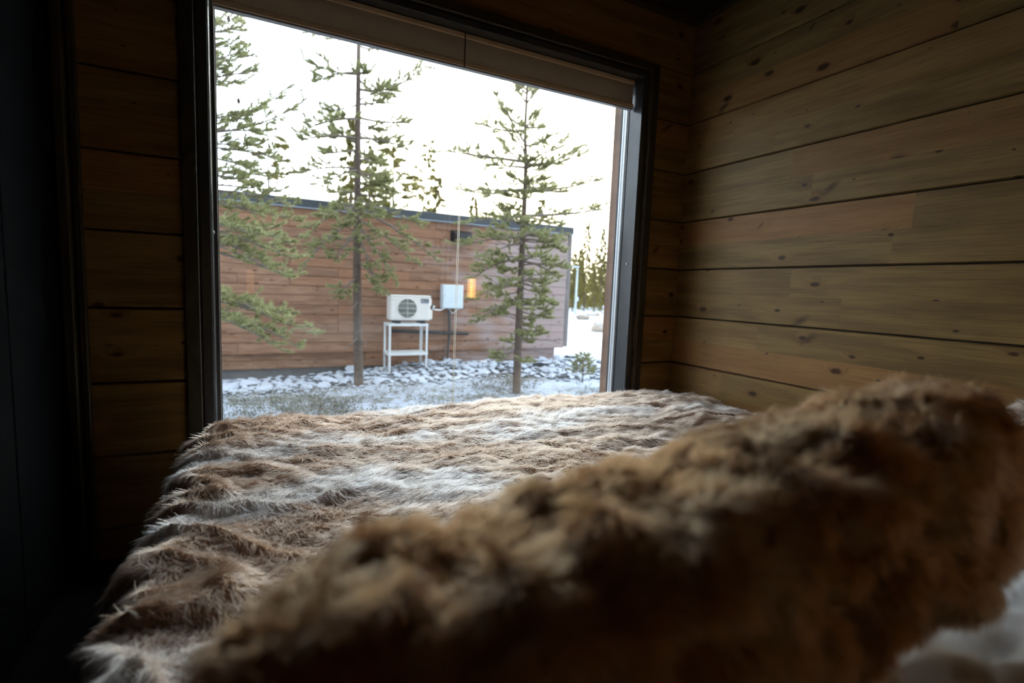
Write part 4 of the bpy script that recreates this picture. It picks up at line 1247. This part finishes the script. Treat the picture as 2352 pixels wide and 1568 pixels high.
# young pine in front of the middle of the cabin
YB_ = 8.35
pineB = pine_from_photo('pine_tree', 'slender young pine standing left of the outdoor unit', [(824, 88), (822, 300), (821, 480), (820, 640), (822, 780), (824, 880)], YB_, 1.4, [
    (100, 702, 66, -.3, .02), (104, 878, 104, .2, .06), (170, 708, 142, .3, .05), (168, 724, 188, -.2, -.05), (182, 895, 226, .4, .05), (205, 905, 206, -.3, .03), (205, 976, 150, -.4, .16),
    (240, 880, 236, .3, 0), (275, 765, 268, -.5, .0), (272, 690, 304, .2, -.05), (270, 938, 282, .3, .03), (318, 692, 322, -.2, -.05), (318, 936, 342, .2, -.05), (330, 770, 300, .4, .0), (345, 742, 352, -.3, 0),
    (388, 690, 398, .2, -.05), (392, 740, 428, -.5, -.06), (395, 892, 402, .3, .02), (400, 900, 440, -.4, -.03), (440, 760, 440, .5, 0), (445, 880, 455, -.5, 0),
    (474, 700, 548, -.5, -.10), (470, 738, 498, .3, -.05), (480, 1000, 592, -.2, -.06), (470, 972, 520, .2, -.06), (500, 690, 618, -.3, -.08), (505, 948, 600, -.5, -.08), (515, 905, 640, -.3, -.05), (530, 870, 668, -.2, -.05), (540, 770, 600, -.6, -.05), (520, 850, 560, -.7, -.05), (600, 878, 664, -.4, -.04), (640, 782, 686, -.5, -.03), (455, 860, 500, -.7, -.05), (460, 790, 505, -.8, -.04)],
    [(1.7, 4.2, 14, .75, .5, (-.15, .15))], 31, 0.074, per=72, nlen=.058, nwid=.0044, shoot=.13, nsub=9)
for (row, ex, ey) in ((772, 786, 806), (778, 838, 796), (690, 800, 720)):
    pine_branch(pineB, P(822, row, YB_), P(ex, ey, YB_ - .3), .012, -.02, random.Random(row), dead=True, nsub=3)
# pine nearer the window, right of the cabinet
YC_ = 6.95
pineC = pine_from_photo('pine_tree', 'bushy pine in front of the right end of the cabin', [(1211, 196), (1206, 300), (1208, 380), (1204, 480), (1198, 600), (1192, 740), (1186, 905)], YC_, .10, [
    (235, 1190, 205, .1, .02), (240, 1234, 206, -.1, .02), (215, 1200, 192, -.1, .0), (215, 1222, 196, .1, 0), (290, 1138, 214, .2, .10), (300, 1108, 284, -.2, .05), (330, 1160, 250, -.3, .05), (290, 1240, 290, .3, .02), (335, 1262, 312, -.2, .03), (300, 1232, 262, -.2, .03),
    (372, 1018, 346, -.4, .0), (372, 1098, 362, .3, .0), (378, 1332, 334, .3, .10), (380, 1340, 352, -.3, .06), (370, 1296, 318, .2, .05), (372, 1150, 318, .4, .06), (365, 1180, 300, -.4, .03), (385, 1130, 378, -.4, 0),
    (388, 1270, 372, -.4, 0), (440, 1052, 436, .2, .0), (436, 1118, 452, -.4, -.03), (440, 1380, 412, .2, .04), (442, 1300, 440, -.4, 0), (430, 1258, 420, .4, .04), (500, 1074, 512, -.3, -.04), (498, 1310, 490, .3, 0), (496, 1400, 478, .3, .03), (500, 1290, 520, -.5, -.03), (500, 1120, 492, .5, 0),
    (545, 1052, 564, -.2, -.03), (548, 1092, 540, .3, 0), (540, 1290, 556, .2, -.06), (550, 1296, 580, -.4, -.06), (560, 1110, 590, -.5, -.05), (600, 1100, 610, .2, -.03), (596, 1086, 640, -.4, -.06), (590, 1276, 602, .1, -.05), (600, 1284, 640, -.3, -.05), (640, 1088, 690, -.2, -.05), (645, 1262, 650, .3, -.05),
    (650, 1250, 690, -.5, -.05), (655, 1130, 668, -.6, -.04), (690, 1092, 742, -.2, -.05), (700, 1262, 722, -.2, -.05), (560, 1160, 540, -.8, -.03), (600, 1230, 590, -.8, -.03), (520, 1170, 500, -.8, 0), (545, 1240, 540, -.7, -.02), (640, 1170, 650, -.7, -.03), (690, 1210, 712, -.6, -.04), (700, 1150, 716, .2, -.04)],
    [(-.05, 1.6, 24, .42, .66, (-.25, .12)), (1.7, 2.9, 16, .5, .3, (-.1, .3))], 57, 0.067, per=72, nlen=.050, nwid=.0034, shoot=.10, nsub=8)
for (row, ex, ey) in ((770, 1100, 760), (778, 1290, 790), (800, 1130, 806), (805, 1250, 812), (830, 1150, 830), (760, 1262, 770), (735, 1110, 720)):
    pine_branch(pineC, P(1192, row, YC_), P(ex, ey, YC_ - .2), .009, -.03, random.Random(row), dead=True, nsub=5)
# big pine whose trunk stands left of the view
YA_ = 5.6
tx = P(330, 400, YA_).x
rsA = random.Random(77)
pineA = empty('pine_tree', (tx, YA_, gz(tx, YA_))); tag(pineA, 'large pine reaching in from the left edge of the window', 'tree', 'pine trees outside the window')
trunk(pineA, [(tx + .03, YA_, 5.2), (tx, YA_, 3.2), (tx - .02, YA_, 1.5), (tx, YA_, GZ - .2)], [.05, .075, .10, .12])
A_SPECS = [(60, 560, 36, .2, .08), (70, 556, 62, -.2, .03), (150, 566, 128, .2, .05), (165, 552, 120, -.3, .02), (175, 588, 160, 0, .03), (120, 545, 105, .4, 0), (210, 552, 188, .3, .0), (270, 692, 236, 0, .20), (285, 655, 205, .3, .16), (270, 600, 245, -.3, .05),
           (300, 606, 300, -.3, .0), (330, 600, 330, .2, .0), (330, 638, 362, -.1, -.04), (350, 575, 385, -.3, -.04), (380, 620, 405, .3, 0), (400, 560, 412, -.2, -.02), (420, 640, 440, .3, -.03),
           (430, 672, 470, .1, -.05), (450, 600, 488, -.3, -.05), (455, 676, 506, .2, -.05), (480, 670, 560, 0, -.06), (490, 640, 548, -.4, -.05), (500, 672, 596, -.2, -.07), (510, 630, 610, .2, -.06), (500, 600, 540, -.5, -.04), (520, 650, 632, -.3, -.06),
           (520, 575, 580, .3, -.05), (530, 660, 575, .4, -.05), (545, 672, 640, .3, -.06), (640, 655, 740, -.2, -.04), (650, 724, 768, 0, -.05), (655, 690, 800, -.2, -.07), (660, 620, 720, -.4, -.04), (665, 640, 800, .2, -.06), (640, 580, 712, .3, -.02), (670, 600, 770, -.3, -.05), (675, 560, 745, -.5, -.03), (660, 668, 722, .3, 0)]
for (row, ex, ey, dY, sag) in A_SPECS:
    a = Vector((tx, YA_, P(330, row, YA_).z)); b = P(ex, ey, YA_ + dY)
    pine_branch(pineA, a, b, .010 + .005 * (b - a).length, sag, rsA, per=66, nlen=.048, nwid=.0028, shoot=.095, bare=.42, nsub=10, sublen=.32)
for k in range(10):
    an = rsA.uniform(math.pi * .6, math.pi * 1.4); zz = rsA.uniform(.6, 4.2); L = rsA.uniform(.8, 1.3)
    a = Vector((tx, YA_, zz)); pine_branch(pineA, a, a + Vector((math.cos(an) * L, math.sin(an) * L, L * rsA.uniform(-.2, .2))), .014, .03, rsA, per=30, nlen=.042, nwid=.0016, shoot=.09)
for (px, py) in ((525, 43), (548, 232), (577, 275), (570, 404), (541, 578)):
    p = P(px, py, YA_ - .05)
    MB().tube([p + Vector((0, 0, .03)), p + Vector((0, 0, .015)), p, p + Vector((0, 0, -.018)), p + Vector((0, 0, -.028))], [.003, .012, .016, .011, .002], 8).build('pine_cone', M['cone'], pineA)

# distant trees -------------------------------------------------------
def far_tree_mesh(seed, kind):
    """unit-height conifer: trunk and crown meshes"""
    r = random.Random(seed)
    tr_ = MB().tube([(0, 0, -.03), (0, 0, .5), (0, 0, .99)], [.014, .009, .002], 6).mesh('trunk'); tr_.materials.append(M['bark'])
    shoots = []
    n = 110 if kind == 'spruce' else 46
    for k in range(n):
        z = (.10 if kind == 'spruce' else .38) + (1 - (.10 if kind == 'spruce' else .38)) * (k + r.random()) / n * .98
        L = (.17 if kind == 'spruce' else .21) * (1.04 - z) ** .75 * r.uniform(.6, 1.15)
        if kind == 'pine': L = .13 * r.uniform(.5, 1.2) * (1 if z < .85 else .6)
        an = r.uniform(0, 6.283)
        a = Vector((0, 0, z)); b = a + Vector((math.cos(an) * L, math.sin(an) * L, L * (r.uniform(-.55, -.1) if kind == 'spruce' else r.uniform(-.1, .4))))
        for j in range(5):
            c = a.lerp(b, .25 + .75 * (j + r.random()) / 5)
            d = (b - a).normalized() + Vector((r.uniform(-1, 1), r.uniform(-1, 1), r.uniform(-.6, .3))) * .7
            shoots.append((c, c + d.normalized() * L * .34))
        shoots.append((a.lerp(b, .2), b))
    cr = needles_mesh('crown', shoots, 30, .020, .0034, seed, 1.0); cr.materials.append(M['needle_far_sun'])
    return tr_, cr
far = [far_tree_mesh(300 + k, 'spruce' if k != 3 else 'pine') for k in range(4)] + [far_tree_mesh(320, 'pine')]
def far_tree(x, y, h, kind, label, group, fat=1.0):
    z = gz(x, y)
    root = empty('spruce_tree' if kind < 3 else 'far_pine_tree', (x, y, z)); tag(root, label, 'tree', group)
    for nm, me in zip(('trunk', 'crown'), far[kind]):
        o = bpy.data.objects.new(nm, me); COL.objects.link(o); o.parent = root
    root.scale = (h * fat, h * fat, h); root.rotation_euler = (0, 0, rnd.uniform(0, 6.28))
    return root
def far_at(px, row_top, Y, kind, label, fat=1.0):
    p = P(px, row_top, Y)
    return far_tree(p.x, p.y, p.z - gz(p.x, p.y), kind, label, 'single trees rising behind the cabin roof', fat)
far_at(616, 302, 17.0, 4, 'thin golden-lit pine rising behind the roof among the left branches')
far_at(806, 262, 16.0, 0, 'golden spruce directly behind the slender pine trunk', .75)
far_at(850, 330, 19.0, 1, 'shorter golden spruce just right of the slender pine', .8)
far_at(905, 318, 20.0, 4, 'thin pine beyond the roof right of the slender pine')
far_at(984, 322, 26.0, 3, 'faint leafless-looking pine far beyond the roof middle', .5)
far_at(1008, 398, 21.0, 2, 'small pointed spruce beyond the middle of the roof', .7)
far_at(1090, 448, 30.0, 0, 'low golden spruce top left of the bushy pine', .8)
far_at(1168, 470, 30.0, 1, 'low golden spruce top just behind the bushy pine', .8)
far_at(1246, 450, 28.0, 2, 'low golden spruce top right of the bushy pine', .8)
far_at(1352, 500, 38.0, 0, 'tall pale golden spruce in the gap beside the cabin', .62)
far_at(1372, 560, 34.0, 1, 'spruce beside the window frame in the gap by the cabin', .7)
far_at(1322, 572, 36.0, 2, 'green spruce just right of the cabin corner', .8)
far_at(1337, 566, 41.0, 1, 'green spruce behind the lamp post', .8)
far_at(1388, 520, 40.0, 2, 'spruce nearest the window frame in the far gap', .7)
belt = random.Random(9)
stood = [(o.location.x, o.location.y) for o in bpy.data.objects if o.get('group') == 'single trees rising behind the cabin roof']
def belt_tree(x0, x1, y0, y1, h0, h1):
    for _ in range(60):
        x, y = belt.uniform(x0, x1), belt.uniform(y0, y1)
        if all((x - a_) ** 2 + (y - b_) ** 2 > 1.75 ** 2 for a_, b_ in stood):
            stood.append((x, y))
            far_tree(x, y, belt.uniform(h0, h1), belt.choice((0, 1, 2)), 'distant spruce in the forest edge beyond the yard', 'distant forest edge', belt.uniform(.85, 1.05))
            return
for k in range(84):
    belt_tree(-24 + k * .95, -23 + k * .95, 42, 56, 4.6, 6.4)
for k in range(44):
    belt_tree(24 + k * .42, 25 + k * .42, 39, 62, 3.8, 6.4)
# tree just outside the right of the window: only its branch tips show
YD_ = 9.4
rsD = random.Random(12)
dx_ = P(1478, 400, YD_)
pineD = empty('pine_tree', (dx_.x, YD_, gz(dx_.x, YD_))); tag(pineD, 'thin tree at the right window frame showing only branch tips', 'tree', 'pine trees outside the window')
trunk(pineD, [(dx_.x, YD_, 5.2), (dx_.x, YD_, 2.5), (dx_.x, YD_, GZ - .15)], [.01, .045, .075])
for (row, ex, ey) in ((270, 1400, 262), (310, 1394, 300), (330, 1384, 330), (345, 1402, 352), (370, 1390, 366), (400, 1386, 398), (420, 1382, 420), (445, 1390, 446), (470, 1350, 480), (480, 1376, 490), (500, 1372, 498), (540, 1390, 540), (600, 1398, 600)):
    a = Vector((dx_.x, YD_, P(1478, row, YD_).z)); b = P(ex, ey, YD_ + rsD.uniform(-.3, .3))
    pine_branch(pineD, a, b, .012, .02, rsD, per=26, nlen=.04, nwid=.0016, shoot=.08, bare=.5, nsub=6, sublen=.25)
# little spruce sapling by the stones
ps = P(1338, 868, 7.0)
sap = empty('spruce_sapling', ps); tag(sap, 'small green spruce sapling in the snow by the cabin corner', 'sapling')
rsS = random.Random(3)
trunk(sap, [ps + Vector((0, 0, .46)), ps + Vector((0, 0, .2)), ps + Vector((0, 0, -.08))], [.003, .008, .012], 'stem')
for k in range(20):
    z = .04 + .38 * k / 20; an = k * 2.4; L = .26 * (1 - k / 26)
    a = ps + Vector((0, 0, z)); pine_branch(sap, a, a + Vector((math.cos(an) * L, math.sin(an) * L, L * .35)), .005, .02, rsS, per=60, nlen=.022, nwid=.0024, shoot=.06, bare=.1, nsub=6)
# lamp post in the yard
lp = P(1322, 700, 32.0); lt = P(1326, 614, 32.0)
post = empty('lamp_post', (lp.x, 32.0, gz(lp.x, 32.0))); tag(post, 'slim grey lamp post standing before the far forest', 'lamp post')
zb = gz(lp.x, 32.0)
MB().tube([(lp.x, 32, zb - .1), (lp.x, 32, zb + .6), (lp.x + .02, 32, lt.z)], [.09, .08, .055], 10).build('pole', M['post_metal'], post)
boxo('lamp_head', (lp.x - .45, 31.9, lt.z - .02), (lp.x + .1, 32.1, lt.z + .10), M['post_metal'], post, .02)
boxo('service_door', (lp.x - .06, 31.86, zb + 1.0), (lp.x + .16, 31.93, zb + 1.3), M['post_metal'], post, .01)
